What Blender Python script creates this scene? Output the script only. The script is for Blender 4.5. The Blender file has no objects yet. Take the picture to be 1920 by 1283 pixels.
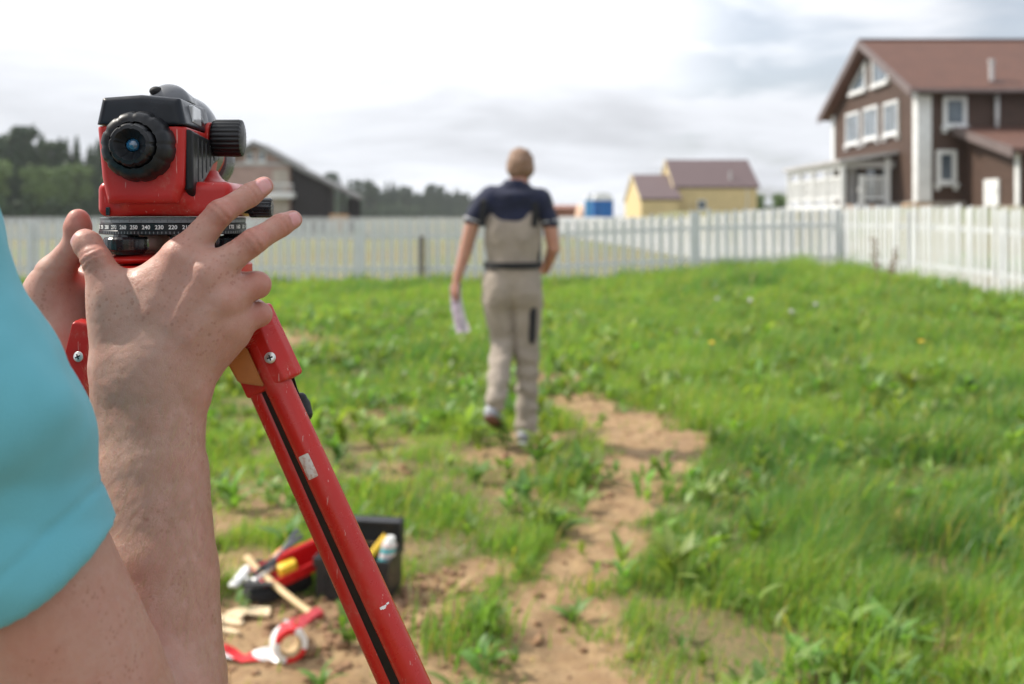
import bpy, bmesh, math, random
import numpy as np
from mathutils import Vector, Matrix
random.seed(7)
RNG = np.random.default_rng(7)
S = bpy.context.scene
COL = S.collection
PI = math.pi
# ------------------------------------------------------------------ camera
F = 1866.7            # focal length in photograph pixels (35 mm on a 36 mm wide sensor)
EYE = 1.4             # camera height
HORIZON = 405.0
cam_data = bpy.data.cameras.new('camera')
cam = bpy.data.objects.new('camera', cam_data); COL.objects.link(cam)
cam.location = (0, 0, EYE); cam.rotation_euler = (math.radians(90), 0, 0)
cam_data.lens = 35; cam_data.sensor_width = 36
cam_data.shift_y = -(641.5 - HORIZON) / 1920
cam_data.clip_start = 0.02; cam_data.clip_end = 8000
cam_data.dof.use_dof = True; cam_data.dof.focus_distance = 0.625; cam_data.dof.aperture_fstop = 7.2
cam_data.dof.aperture_blades = 9
S.camera = cam
# ------------------------------------------------------------------ sky and sun
SUN_EL, SUN_AZ = math.radians(45), math.radians(-73)     # azimuth from +Y, clockwise positive
sun_dir = Vector((math.sin(SUN_AZ) * math.cos(SUN_EL), math.cos(SUN_AZ) * math.cos(SUN_EL), math.sin(SUN_EL)))
world = bpy.data.worlds.new('World'); S.world = world; world.use_nodes = True
wn, wl = world.node_tree.nodes, world.node_tree.links
wn.clear()
wo = wn.new('ShaderNodeOutputWorld'); wb = wn.new('ShaderNodeBackground'); wb.inputs[1].default_value = 0.1
sky = wn.new('ShaderNodeTexSky'); sky.sky_type = 'NISHITA'; sky.sun_disc = False
sky.sun_elevation = SUN_EL; sky.sun_rotation = SUN_AZ; sky.air_density = 1.0; sky.dust_density = 2.0; sky.ozone_density = 1.0
tc = wn.new('ShaderNodeTexCoord')
sep = wn.new('ShaderNodeSeparateXYZ'); wl.new(tc.outputs['Generated'], sep.inputs[0])
def wmath(op, a, b=None, c=None, clamp=False):
    n = wn.new('ShaderNodeMath'); n.operation = op; n.use_clamp = clamp
    for i, v in enumerate((a, b, c)):
        if v is None: continue
        if isinstance(v, (int, float)): n.inputs[i].default_value = v
        else: wl.new(v, n.inputs[i])
    return n.outputs[0]
# clouds lie on a high flat layer: project the view direction on it
zz = wmath('ADD', wmath('MAXIMUM', sep.outputs[2], 0.0), 0.16)
cmb = wn.new('ShaderNodeCombineXYZ')
wl.new(wmath('DIVIDE', sep.outputs[0], zz), cmb.inputs[0]); wl.new(wmath('DIVIDE', sep.outputs[1], zz), cmb.inputs[1])
def wnoise(scale, detail, rough, off, dist=0.3):
    mp = wn.new('ShaderNodeMapping'); mp.inputs['Location'].default_value = off
    wl.new(cmb.outputs[0], mp.inputs[0])
    n = wn.new('ShaderNodeTexNoise'); n.inputs['Scale'].default_value = scale; n.inputs['Detail'].default_value = detail
    n.inputs['Roughness'].default_value = rough; n.inputs['Distortion'].default_value = dist
    wl.new(mp.outputs[0], n.inputs['Vector']); return n.outputs[0]
def wramp(v, lo, hi, a=0.0, b=1.0):
    n = wn.new('ShaderNodeMapRange'); n.interpolation_type = 'SMOOTHSTEP'
    wl.new(v, n.inputs[0]); n.inputs[1].default_value = lo; n.inputs[2].default_value = hi
    n.inputs[3].default_value = a; n.inputs[4].default_value = b; return n.outputs[0]
n1 = wnoise(0.95, 6, 0.55, (3.1, 1.7, 0.4)); n2 = wnoise(1.25, 4, 0.55, (9.2, 4.1, 2.0))
# glow of the veiled sun, seen through the cloud deck
dot = wn.new('ShaderNodeVectorMath'); dot.operation = 'DOT_PRODUCT'
nrm = wn.new('ShaderNodeVectorMath'); nrm.operation = 'NORMALIZE'; wl.new(tc.outputs['Generated'], nrm.inputs[0])
wl.new(nrm.outputs[0], dot.inputs[0]); dot.inputs[1].default_value = sun_dir
glow = wramp(dot.outputs['Value'], 0.15, 1.0)
bright = wmath('ADD', wramp(n1, 0.34, 0.64, 0.655, 0.88), wmath('MULTIPLY', glow, 0.16))
bright = wmath('ADD', bright, wmath('MULTIPLY', wramp(sep.outputs[2], 0.075, 0.20, 0.0, 0.40), wmath('MULTIPLY', wramp(sep.outputs[0], 0.10, 0.48, 1.0, 0.45), wramp(sep.outputs[0], -0.46, -0.24, 0.35, 1.0))))
bright = wmath('ADD', bright, wramp(sep.outputs[2], 0.02, 0.07, 0.13, 0.0))
bm_ = wmath('MULTIPLY', bright, 9.0)
cc = wn.new('ShaderNodeVectorMath'); cc.operation = 'SCALE'; cc.inputs[0].default_value = (0.94, 0.97, 1.03)
wl.new(bm_, cc.inputs['Scale'])
cover = wmath('MAXIMUM', wramp(n2, 0.38, 0.58, 0.45, 1.0), wramp(sep.outputs[0], 0.10, 0.34, 1.0, 0.0))
mix = wn.new('ShaderNodeMix'); mix.data_type = 'RGBA'
wl.new(cover, mix.inputs[0]); wl.new(sky.outputs[0], mix.inputs[6]); wl.new(cc.outputs[0], mix.inputs[7])
wl.new(mix.outputs[2], wb.inputs[0]); wl.new(wb.outputs[0], wo.inputs[0])
sd = bpy.data.lights.new('sun', 'SUN'); sd.energy = 4.6; sd.angle = math.radians(1.2); sd.color = (1.0, 0.93, 0.83)
so = bpy.data.objects.new('sun', sd); COL.objects.link(so); so.location = (-20, 10, 30)
so.rotation_euler = sun_dir.to_track_quat('Z', 'Y').to_euler()
S.view_settings.view_transform = 'Standard'; S.view_settings.look = 'None'
S.view_settings.exposure = 0.30; S.view_settings.gamma = 1; S.view_settings.use_curve_mapping = False
S.render.engine = 'CYCLES'
S.cycles.max_bounces = 6; S.cycles.diffuse_bounces = 3; S.cycles.transparent_max_bounces = 6

# ------------------------------------------------------------------ helpers
def P(x, y, D):
    """point at depth D (metres in front of the camera) seen at photograph pixel x, y"""
    return Vector(((x - 960) / F * D, D, EYE - (y - HORIZON) / F * D))
def tag(o, label=None, cat=None, group=None, kind=None):
    if label: o['label'] = label
    if cat: o['category'] = cat
    if group: o['group'] = group
    if kind: o['kind'] = kind
    return o
def empty(name, loc=(0, 0, 0), label=None, cat=None, group=None, rz=0):
    o = bpy.data.objects.new(name, None); COL.objects.link(o); o.location = loc; o.rotation_euler = (0, 0, rz)
    o.empty_display_size = 0.1
    return tag(o, label, cat, group)
def link(name, me, mat=None, parent=None, loc=None, keep=False):
    """parent given: mesh coordinates are local to the parent unless keep=True (world coordinates)"""
    o = bpy.data.objects.new(name, me); COL.objects.link(o)
    if mat is not None and len(me.materials) == 0: me.materials.append(mat)
    if parent is not None:
        o.parent = parent
        if keep:
            pl = world_of(parent)
            o.matrix_parent_inverse = pl.inverted()
    if loc is not None: o.location = loc
    return o
def world_of(o):
    m = Matrix.LocRotScale(o.location, o.rotation_euler, o.scale)
    if o.parent is not None: return world_of(o.parent) @ o.matrix_parent_inverse @ m
    return m
def mesh_np(name, v, f, smooth=False):
    """v: (n,3), f: (m,3 or 4) numpy arrays"""
    me = bpy.data.meshes.new(name); v = np.asarray(v, np.float32); f = np.asarray(f, np.int32)
    me.vertices.add(len(v)); me.vertices.foreach_set('co', v.ravel())
    k = f.shape[1]
    me.loops.add(f.size); me.loops.foreach_set('vertex_index', f.ravel())
    me.polygons.add(len(f)); me.polygons.foreach_set('loop_start', np.arange(0, f.size, k, dtype=np.int32))
    me.polygons.foreach_set('loop_total', np.full(len(f), k, np.int32))
    if smooth: me.polygons.foreach_set('use_smooth', np.ones(len(f), bool))
    me.update(calc_edges=True); me.validate(); return me
def vcol(me, c, name='col'):
    a = me.color_attributes.new(name, 'FLOAT_COLOR', 'POINT')
    c = np.asarray(c, np.float32)
    if c.shape[1] == 3: c = np.concatenate([c, np.ones((len(c), 1), np.float32)], 1)
    a.data.foreach_set('color', c.ravel())
class MB:
    """collects simple solids into one mesh"""
    def __init__(s): s.bm = bmesh.new()
    def box(s, lo, hi, bev=0.0):
        lo, hi = Vector(lo), Vector(hi)
        r = bmesh.ops.create_cube(s.bm, size=1.0)['verts']
        d = hi - lo
        for v in r: v.co = Vector(((v.co.x + .5) * d.x + lo.x, (v.co.y + .5) * d.y + lo.y, (v.co.z + .5) * d.z + lo.z))
        if bev > 0:
            e = list({e for v in r for e in v.link_edges})
            bmesh.ops.bevel(s.bm, geom=e, offset=bev, segments=2, affect='EDGES', profile=0.6)
        return s
    def prism(s, pts, axis, a, b, bev=0.0):
        """polygon pts (2D, the two other axes in order) extruded along axis 0/1/2 from a to b"""
        def mk(p, t):
            c = [p[0], p[1]]; c.insert(axis, t); return Vector(c)
        A = [s.bm.verts.new(mk(p, a)) for p in pts]; B = [s.bm.verts.new(mk(p, b)) for p in pts]
        fs = [s.bm.faces.new(A), s.bm.faces.new(B)]
        n = len(pts)
        for i in range(n): fs.append(s.bm.faces.new((A[i], A[(i + 1) % n], B[(i + 1) % n], B[i])))
        bmesh.ops.recalc_face_normals(s.bm, faces=fs)
        if bev > 0:
            e = list({e for f in fs for e in f.edges})
            bmesh.ops.bevel(s.bm, geom=e, offset=bev, segments=2, affect='EDGES', profile=0.6)
        return s
    def tube(s, pts, rad, n=12, cap=True):
        pts = [Vector(p) for p in pts]
        if not hasattr(rad, '__len__'): rad = [rad] * len(pts)
        rings = []; ref = None
        for i, p in enumerate(pts):
            t = (pts[min(i + 1, len(pts) - 1)] - pts[max(i - 1, 0)]).normalized()
            if ref is None:
                ref = t.orthogonal().normalized()
            ref = (ref - t * ref.dot(t)).normalized(); bn = t.cross(ref)
            rings.append([s.bm.verts.new(p + (ref * math.cos(2 * PI * k / n) + bn * math.sin(2 * PI * k / n)) * rad[i]) for k in range(n)])
        for a, b in zip(rings[:-1], rings[1:]):
            for k in range(n): s.bm.faces.new((a[k], a[(k + 1) % n], b[(k + 1) % n], b[k]))
        if cap:
            s.bm.faces.new(list(reversed(rings[0]))); s.bm.faces.new(rings[-1])
        return s
    def lathe(s, prof, n=48, axis=2, c=(0, 0, 0), rmod=None):
        """prof: (r, h) pairs revolved about an axis through c"""
        c = Vector(c); rings = []
        for r, h in prof:
            ring = []
            for k in range(n):
                a = 2 * PI * k / n; rr = r * (rmod(k, r) if rmod else 1)
                q = [math.cos(a) * rr, math.sin(a) * rr]; q.insert(axis, h)
                ring.append(s.bm.verts.new(c + Vector(q)))
            rings.append(ring)
        fs = []
        for a, b in zip(rings[:-1], rings[1:]):
            for k in range(n): fs.append(s.bm.faces.new((a[k], a[(k + 1) % n], b[(k + 1) % n], b[k])))
        fs.append(s.bm.faces.new(rings[0])); fs.append(s.bm.faces.new(rings[-1]))
        bmesh.ops.recalc_face_normals(s.bm, faces=fs); return s
    def build(s, name, mat, parent=None, smooth=False, keep=False, loc=None, angle=None):
        me = bpy.data.meshes.new(name); s.bm.to_mesh(me); s.bm.free()
        if smooth:
            me.polygons.foreach_set('use_smooth', np.ones(len(me.polygons), bool))
            if angle is not None: me.set_sharp_from_angle(angle=math.radians(angle))
        return link(name, me, mat, parent, loc, keep)
def copy_tree(o, parent=None):
    c = o.copy(); COL.objects.link(c)
    if parent is not None: c.parent = parent
    for ch in CH.get(o.name, []): copy_tree(ch, c)
    return c
CH = {}
def vnoise(p, scale=1.0, seed=0):
    """smooth value noise, p: (n, k) with k = 2 or 3, result about -1..1"""
    p = np.asarray(p, float) * scale + seed * 17.37
    i = np.floor(p).astype(np.int64); f = p - i; f = f * f * (3 - 2 * f)
    k = p.shape[1]; out = np.zeros(len(p))
    for c in range(2 ** k):
        h = np.full(len(p), seed * 7919 + 12345, np.int64); w = np.ones(len(p))
        for d in range(k):
            b = (c >> d) & 1; w = w * (f[:, d] if b else 1 - f[:, d])
            h = (h * 1103515245 + (i[:, d] + b) * (73856093, 19349663, 83492791)[d]) & 0x7fffffff
        h = (h ^ (h >> 13)) * 1274126177 & 0x7fffffff
        h = h ^ (h >> 16)
        out += w * ((h & 0xffff) / 32767.5 - 1)
    return out
def fbm(p, scale, seed=0, oct=3):
    return sum(vnoise(p, scale * 2 ** o, seed + o) / 2 ** o for o in range(oct)) / 1.6

# ------------------------------------------------------------------ materials
class M:
    """tiny node helper"""
    def __init__(s, name):
        s.m = bpy.data.materials.new(name); s.m.use_nodes = True
        s.n, s.l = s.m.node_tree.nodes, s.m.node_tree.links
        s.b = s.n['Principled BSDF']; s.tc = s.n.new('ShaderNodeTexCoord')
    def co(s, which='Object', scale=(1, 1, 1)):
        mp = s.n.new('ShaderNodeMapping'); mp.inputs['Scale'].default_value = scale
        s.l.new(s.tc.outputs[which], mp.inputs[0]); return mp.outputs[0]
    def noise(s, scale, detail=4, rough=.55, vec=None, dist=0.0):
        n = s.n.new('ShaderNodeTexNoise'); n.inputs['Scale'].default_value = scale; n.inputs['Detail'].default_value = detail
        n.inputs['Roughness'].default_value = rough; n.inputs['Distortion'].default_value = dist
        s.l.new(vec or s.tc.outputs['Object'], n.inputs['Vector']); return n.outputs[0]
    def voro(s, scale, vec=None, feature='F1', out='Distance'):
        n = s.n.new('ShaderNodeTexVoronoi'); n.inputs['Scale'].default_value = scale; n.feature = feature
        s.l.new(vec or s.tc.outputs['Object'], n.inputs['Vector']); return n.outputs[out]
    def rng(s, v, lo, hi, a=0.0, b=1.0):
        n = s.n.new('ShaderNodeMapRange'); n.interpolation_type = 'SMOOTHSTEP'
        s.l.new(v, n.inputs[0])
        for i, x in enumerate((lo, hi, a, b)): n.inputs[i + 1].default_value = x
        return n.outputs[0]
    def math(s, op, a, b=0.0):
        n = s.n.new('ShaderNodeMath'); n.operation = op
        for i, v in enumerate((a, b)):
            if isinstance(v, (int, float)): n.inputs[i].default_value = v
            else: s.l.new(v, n.inputs[i])
        return n.outputs[0]
    def mix(s, f, a, b):
        n = s.n.new('ShaderNodeMix'); n.data_type = 'RGBA'
        if isinstance(f, (int, float)): n.inputs[0].default_value = f
        else: s.l.new(f, n.inputs[0])
        for i, v in ((6, a), (7, b)):
            if isinstance(v, tuple): n.inputs[i].default_value = (*v[:3], 1)
            else: s.l.new(v, n.inputs[i])
        return n.outputs[2]
    def attr(s, name='col'):
        n = s.n.new('ShaderNodeAttribute'); n.attribute_name = name; return n.outputs
    def color(s, c):
        if isinstance(c, tuple): s.b.inputs['Base Color'].default_value = (*c[:3], 1)
        else: s.l.new(c, s.b.inputs['Base Color'])
        return s
    def rough(s, r):
        if isinstance(r, (int, float)): s.b.inputs['Roughness'].default_value = r
        else: s.l.new(r, s.b.inputs['Roughness'])
        return s
    def bump(s, h, strength=.3, dist=.01):
        n = s.n.new('ShaderNodeBump'); n.inputs['Strength'].default_value = strength; n.inputs['Distance'].default_value = dist
        s.l.new(h, n.inputs['Height']); s.l.new(n.outputs[0], s.b.inputs['Normal']); return s
    def set(s, **kw):
        for k, v in kw.items(): s.b.inputs[k.replace('_', ' ')].default_value = v
        return s
def simple(name, c, rough=.5, var=.15, scale=20, bump=0.0, bscale=80, bdist=.002, **kw):
    m = M(name); dk = tuple(x * (1 - var) for x in c); lt = tuple(min(1, x * (1 + var)) for x in c)
    m.color(m.mix(m.rng(m.noise(scale), .3, .7), dk, lt))
    m.rough(m.rng(m.noise(scale * 1.7), .3, .7, max(0.02, rough - .08), min(1, rough + .08)))
    if bump: m.bump(m.noise(bscale, 3), bump, bdist)
    m.set(**kw); return m.m
MAT = {}
def worn(name, c, rough, **kw):
    m = M(name); d1 = m.noise(26, 6, .65); d2 = m.noise(420, 4, .7); sc = m.noise(60, 3, .6, m.co('Object', (9, 9, .7)))
    col = m.mix(m.rng(m.noise(14), .3, .7), tuple(x * .93 for x in c), tuple(x * 1.06 for x in c))
    col = m.mix(m.math('MULTIPLY', m.rng(d1, .52, .75), m.rng(d2, .45, .7, .10, .40)), col, (.40, .26, .19))
    col = m.mix(m.rng(sc, .66, .70, 0, .55), col, (.62, .40, .36))
    m.color(col).rough(m.rng(d1, .35, .7, rough - .06, rough + .22)); m.bump(d2, .06, .0003); m.set(**kw); return m.m
MAT['red_gloss'] = worn('red_gloss_plastic', (0.47, 0.016, 0.012), .34, Specular_IOR_Level=.42)
MAT['black_gloss'] = simple('black_gloss_plastic', (0.012, 0.014, 0.017), .24, .2, 60)
MAT['black_cap'] = simple('black_satin_plastic', (0.010, 0.013, 0.019), .34, .15, 60, .12, 1500, .0002, Specular_IOR_Level=.3)
MAT['rubber'] = simple('black_rubber', (0.009, 0.010, 0.012), .38, .2, 80, .1, 1200, .0002, Specular_IOR_Level=.35)
MAT['grey_plastic'] = simple('grey_plastic', (0.13, 0.135, 0.145), .32, .1, 60, .1, 1200, .0002)
MAT['steel'] = simple('screw_steel', (0.62, 0.62, 0.60), .35, .08, 200, Metallic=.85)
MAT['dark'] = simple('dark_recess', (0.006, 0.006, 0.007), .7)
MAT['print_white'] = simple('white_print', (0.80, 0.80, 0.78), .5, .04)
MAT['circle_grey'] = simple('anodised_grey_rim', (0.17, 0.18, 0.19), .42, .1, 80)
# ------------------------------------------------------------------ terrain
def sm(x, a, b):
    t = np.clip((x - a) / (b - a), 0, 1); return t * t * (3 - 2 * t)
PATH = [(.36, 8.5, .26, .9), (.52, 7.5, .26, .9), (.78, 6.8, .30, 1), (.86, 6.1, .34, 1), (.72, 5.5, .25, 1), (.62, 5.1, .20, .9), (.53, 4.8, .15, .9), (.42, 4.3, .16, .95),
        (.28, 4.0, .15, 1), (.16, 3.6, .18, 1), (.14, 3.25, .20, 1), (.17, 2.9, .23, 1), (.2, 2.3, .4, 1), (.10, 6.2, .24, .6), (-.1, 5.7, .22, .55), (.05, 5.2, .2, .5),
        (-.35, 3.12, .24, .95), (-.62, 3.2, .30, 1), (-.85, 3.3, .28, 1), (-.6, 2.85, .28, 1), (-.95, 2.9, .3, 1), (-.30, 3.5, .18, .9), (-.25, 3.8, .15, .8), (-.12, 4.0, .12, .8),
        (-2.25, 11.0, .50, .9), (-2.6, 11.6, .4, .7), (-1.4, 4.5, .20, .6), (-1.25, 5.0, .22, .6), (1.72, 4.6, .22, .62), (1.45, 4.75, .16, .55), (1.40, 3.25, .15, .55), (2.6, 6.9, .2, .5),
        (1.65, 7.2, .2, .5), (-.9, 7.2, .2, .45), (2.2, 4.4, .16, .5), (-1.1, 4.0, .18, .6), (-.7, 5.4, .2, .5), (.9, 4.1, .12, .45)]
def dirt(X, D):
    """0 = turf, 1 = bare sandy soil"""
    X = np.asarray(X, float); D = np.asarray(D, float); p = np.stack([X, D], -1).reshape(-1, 2)
    Xf, Df = p[:, 0], p[:, 1]
    m = np.zeros(len(p)); wob = fbm(p, 2.2, 3) * .22 + vnoise(p, 9.0, 8) * .08
    for x, d, r, a in PATH:
        rr = np.sqrt((Xf - x) ** 2 + ((Df - d) * .75) ** 2) / r
        m = np.maximum(m, a * (1 - sm(rr + wob, .55, 1.55)))
    patch = sm(fbm(p, 1.5, 21), -.05, .60) * .46 * (1 - sm(Df, 5.5, 9.5)) * (1 - .8 * sm(Xf - .15 * Df, .2, .9))
    m = np.maximum(m, patch)
    return m.reshape(X.shape)
def ground(X, D):
    X = np.asarray(X, float); D = np.asarray(D, float)
    h = .24 * sm(X, .8, 5.6) * sm(D, 9, 17)
    h = h * (1 - sm(D, 24, 34) * (1 - sm(X, 8.5, 12)))
    h = h + 1.45 * sm(X - .0 * D, 9.5, 13.5) * sm(D, 20, 33) * (1 - sm(D, 60, 120))
    h = h + 0.75 * sm(X, 6, 14) * sm(D, 60, 95) * (1 - sm(D, 200, 300))
    p = np.stack([X.ravel(), D.ravel()], -1)
    near = (1 - sm(D, 25, 60))
    n = (fbm(p, .55, 5) * .035 + vnoise(p, 3.1, 6) * .012).reshape(X.shape)
    dd = dirt(X, D)
    cl = (np.abs(vnoise(p, 9, 9)).reshape(X.shape) * .020 + np.abs(vnoise(p, 26, 11)).reshape(X.shape) * .012) * np.clip(dd, .2, 1)
    h = h + (n - .025 * dd + cl) * near
    return h
def gz(x, d): return float(ground(np.array([x]), np.array([d]))[0])
Drows = np.concatenate([[-60, -30, -15, -8, -4, -2, -1, -.3, .4, 1.0, 1.6, 2.0], np.geomspace(2.3, 24, 330), np.geomspace(25, 2600, 60)])
U = np.linspace(-1, 1, 420); U = np.sign(U) * (np.abs(U) * .6 + .4 * np.abs(U) ** 3)
DD = np.repeat(Drows[:, None], len(U), 1); XX = U[None, :] * (np.abs(DD) * .9 + 4.5)
ZZ = ground(XX, DD)
gv = np.stack([XX, DD, ZZ], -1).reshape(-1, 3); nr, nc = DD.shape
ii = np.arange(nr * nc).reshape(nr, nc)
gf = np.stack([ii[:-1, :-1], ii[:-1, 1:], ii[1:, 1:], ii[1:, :-1]], -1).reshape(-1, 4)
gme = mesh_np('ground', gv, gf, smooth=True)
dm = dirt(gv[:, 0], gv[:, 1])
pp = gv[:, :2]
dry = sm(gv[:, 1], 20.2, 21.5) * np.clip(.55 + fbm(pp, .22, 31) * .6, 0, 1)
vcol(gme, np.stack([dm, dry, np.clip(.5 + fbm(pp, .8, 33) * .6, 0, 1)], 1), 'mask')
m = M('sandy_soil_and_turf')
at = m.attr('mask'); sp = m.n.new('ShaderNodeSeparateColor'); m.l.new(at[0], sp.inputs[0])
nz = m.noise(7, 6, .6); nf = m.noise(60, 4, .65); nvf = m.noise(260, 3, .6)
soil = m.mix(m.rng(nz, .35, .65), (.29, .178, .083), (.41, .278, .142))
soil = m.mix(m.rng(m.noise(2.3, 5, .65), .50, .68, 0, .5), soil, (.175, .105, .06))
soil = m.mix(m.rng(nf, .40, .66, 0, .55), soil, (.20, .115, .065))
soil = m.mix(m.rng(m.voro(46), .05, .22, .6, 0), soil, (.52, .34, .20))
turf = m.mix(m.rng(nf, .35, .65), (.12, .12, .04), (.24, .16, .08))
field = m.mix(m.rng(m.noise(.35, 5, .6), .35, .65), (.12, .17, .065), (.21, .21, .12))
fdf = m.math('ADD', sp.outputs[0], m.rng(nf, .3, .7, -.12, .12))
c = m.mix(m.rng(fdf, .10, .60), turf, soil)
c = m.mix(sp.outputs[1], c, field)
m.color(c).rough(.92)
hh = m.math('ADD', m.math('MULTIPLY', nf, 1.0), m.math('MULTIPLY', nvf, .35)); m.bump(hh, .9, .012)
ground_ob = link('ground', gme, m.m); tag(ground_ob, kind='structure')

# ------------------------------------------------------------------ grass
def leafmat(name, rough=.45, trans=.45):
    m = M(name); a = m.attr('col')
    m.color(m.mix(m.rng(m.noise(9), .3, .7, 0, .35), a[0], (.06, .10, .02))); m.rough(rough)
    t = m.n.new('ShaderNodeBsdfTranslucent'); g = m.n.new('ShaderNodeMixRGB'); g.blend_type = 'MULTIPLY'
    g.inputs[0].default_value = 1; m.l.new(a[0], g.inputs[1]); g.inputs[2].default_value = (1.5, 1.55, .6, 1)
    m.l.new(g.outputs[0], t.inputs[0])
    x = m.n.new('ShaderNodeMixShader'); x.inputs[0].default_value = trans
    m.l.new(m.b.outputs[0], x.inputs[1]); m.l.new(t.outputs[0], x.inputs[2])
    m.l.new(x.outputs[0], m.n['Material Output'].inputs[0]); return m.m
MAT['grass'] = leafmat('grass_blades'); MAT['weed'] = leafmat('broad_weed_leaf', .52, .42)
def palette(n, p, seed):
    """natural blade colours, drifting over the field"""
    r = np.random.default_rng(seed); a = np.array([.240, .375, .070]); b = np.array([.095, .220, .062]); y = np.array([.42, .40, .10]); s = np.array([.36, .27, .13])
    t = np.clip(.5 + fbm(p, .9, 41) * .75 + fbm(p, 3.5, 44) * .35 + r.normal(0, .22, n), 0, 1)[:, None]
    c = a * t + b * (1 - t); k = r.random(n)
    yy = (k < .10)[:, None]; ss = (k > .945)[:, None]
    c = np.where(yy, y, c); c = np.where(ss, s, c)
    return c * r.uniform(.8, 1.25, (n, 1))
def blades(n, X, D, H, W, seed, seg=3, wind=.25, lean=.35):
    r = np.random.default_rng(seed)
    z0 = ground(X, D) - .01
    az = r.uniform(0, 2 * PI, n); fac = r.uniform(0, PI, n)
    ln = np.abs(r.normal(0, lean, n)) + .05
    lx = np.cos(az) * ln + wind; ly = np.sin(az) * ln
    side = np.stack([np.cos(fac), np.sin(fac) * .6, np.zeros(n)], -1)
    side /= np.linalg.norm(side, axis=1)[:, None]
    V = []
    prof = {3: (1.0, .85, .55), 2: (1.0, .7)}[seg]
    for i in range(seg):
        t = i / seg
        c = np.stack([X + lx * H * t * t, D + ly * H * t * t, z0 + H * (t - .22 * ln * t * t)], -1)
        V += [c - side * (W * prof[i] / 2)[:, None], c + side * (W * prof[i] / 2)[:, None]]
    V.append(np.stack([X + lx * H, D + ly * H, z0 + H * (1 - .32 * ln)], -1))
    k = 2 * seg + 1
    V = np.stack(V, 1).reshape(-1, 3)
    tr = []
    for i in range(seg - 1): tr += [(2 * i, 2 * i + 1, 2 * i + 3), (2 * i, 2 * i + 3, 2 * i + 2)]
    tr.append((2 * seg - 2, 2 * seg - 1, 2 * seg))
    Fc = (np.arange(n)[:, None, None] * k + np.array(tr)[None]).reshape(-1, 3)
    return V, Fc, k
def sample(n, d0, d1, seed, halfw=.70, extra=1.1):
    r = np.random.default_rng(seed); D = np.sqrt(r.uniform(d0 ** 2, d1 ** 2, n)); X = r.uniform(-1, 1, n) * (D * halfw + extra)
    return X, D, r
def tallness(X, D):
    p = np.stack([X, D], -1)
    t = .085 + .10 * sm(X, .55 + .0 * D, 1.5) * (1 - .4 * sm(D, 5, 9))
    t = t + .045 * sm(D, 15, 19) + .06 * sm(D, 7.5, 10)
    t = t + .07 * sm(X, 1.9, 4.5) * sm(D, 14, 18)
    return t * np.clip(.95 + fbm(p, 1.9, 51) * 1.0, .30, 1.9)
allV, allF, allC, off = [], [], [], 0
for (n, d0, d1, seg, w, seed) in ((205000, 2.2, 4.6, 3, .0050, 1), (215000, 4.6, 8.5, 3, .0062, 2), (180000, 8.5, 14, 2, .0105, 3), (170000, 14, 20.4, 2, .016, 4)):
    X, D, r = sample(n, d0, d1, seed); p = np.stack([X, D], -1)
    dn = dirt(X, D)
    dens = np.clip(.52 + fbm(p, 2.6, 61) * 1.1 + .45 * sm(D, 5.5, 9) + .3 * sm(X, .6, 1.6), .05, 1) * (1 - sm(dn + vnoise(p, 6, 3) * .22, .12, .90)) ** 1.2 + .012
    keep = (r.random(n) < dens) & ~((X > 6.45 + (20 - D) * .11) & (D < 20.1))
    X, D = X[keep], D[keep]; n = len(X)
    H = tallness(X, D) * r.uniform(.45, 1.35, n) * np.where(dirt(X, D) > .25, .5, 1); W = w * r.uniform(.6, 1.4, n)
    V, Fc, k = blades(n, X, D, H, W, seed + 10, seg)
    c = palette(n, np.stack([X, D], -1), seed + 20)
    allV.append(V); allF.append(Fc + off); allC.append(np.repeat(c, k, 0)); off += len(V)
# taller tufts standing out of the turf
tp = [(-.20, 3.2, 140, .20), (-.08, 3.35, 90, .16), (.30, 3.75, 60, .10), (.28, 3.35, 55, .08), (.02, 4.25, 120, .13), (-.3, 4.6, 130, .16), (.20, 5.1, 150, .18)]
rr = np.random.default_rng(99)
for _ in range(520):
    d = math.sqrt(rr.uniform(2.7 ** 2, 19 ** 2)); x = rr.uniform(-.6, .6) * d
    if dirt(np.array([x]), np.array([d]))[0] > .3 or (x > 6.3 + (20 - d) * .11): continue
    tp.append((x, d, int(rr.uniform(30, 90)), rr.uniform(.10, .22) * (1.3 if x > .9 else 1)))
for j, (x, d, n, h) in enumerate(tp):
    r = np.random.default_rng(300 + j); s = .03 + h * .25
    X = x + r.normal(0, s, n); D = d + r.normal(0, s, n); H = h * r.uniform(.5, 1.3, n); W = (.0045 + .0008 * d) * r.uniform(.6, 1.3, n)
    V, Fc, k = blades(n, X, D, H, W, 500 + j, 3, .12, .45)
    c = palette(n, np.stack([X, D], -1), 700 + j)
    allV.append(V); allF.append(Fc + off); allC.append(np.repeat(c, k, 0)); off += len(V)
gm = mesh_np('grass', np.concatenate(allV), np.concatenate(allF)); vcol(gm, np.concatenate(allC))
tag(link('grass', gm, MAT['grass']), 'uneven bright green grass growing over the sandy field inside the picket fence', 'grass', kind='stuff')
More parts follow.
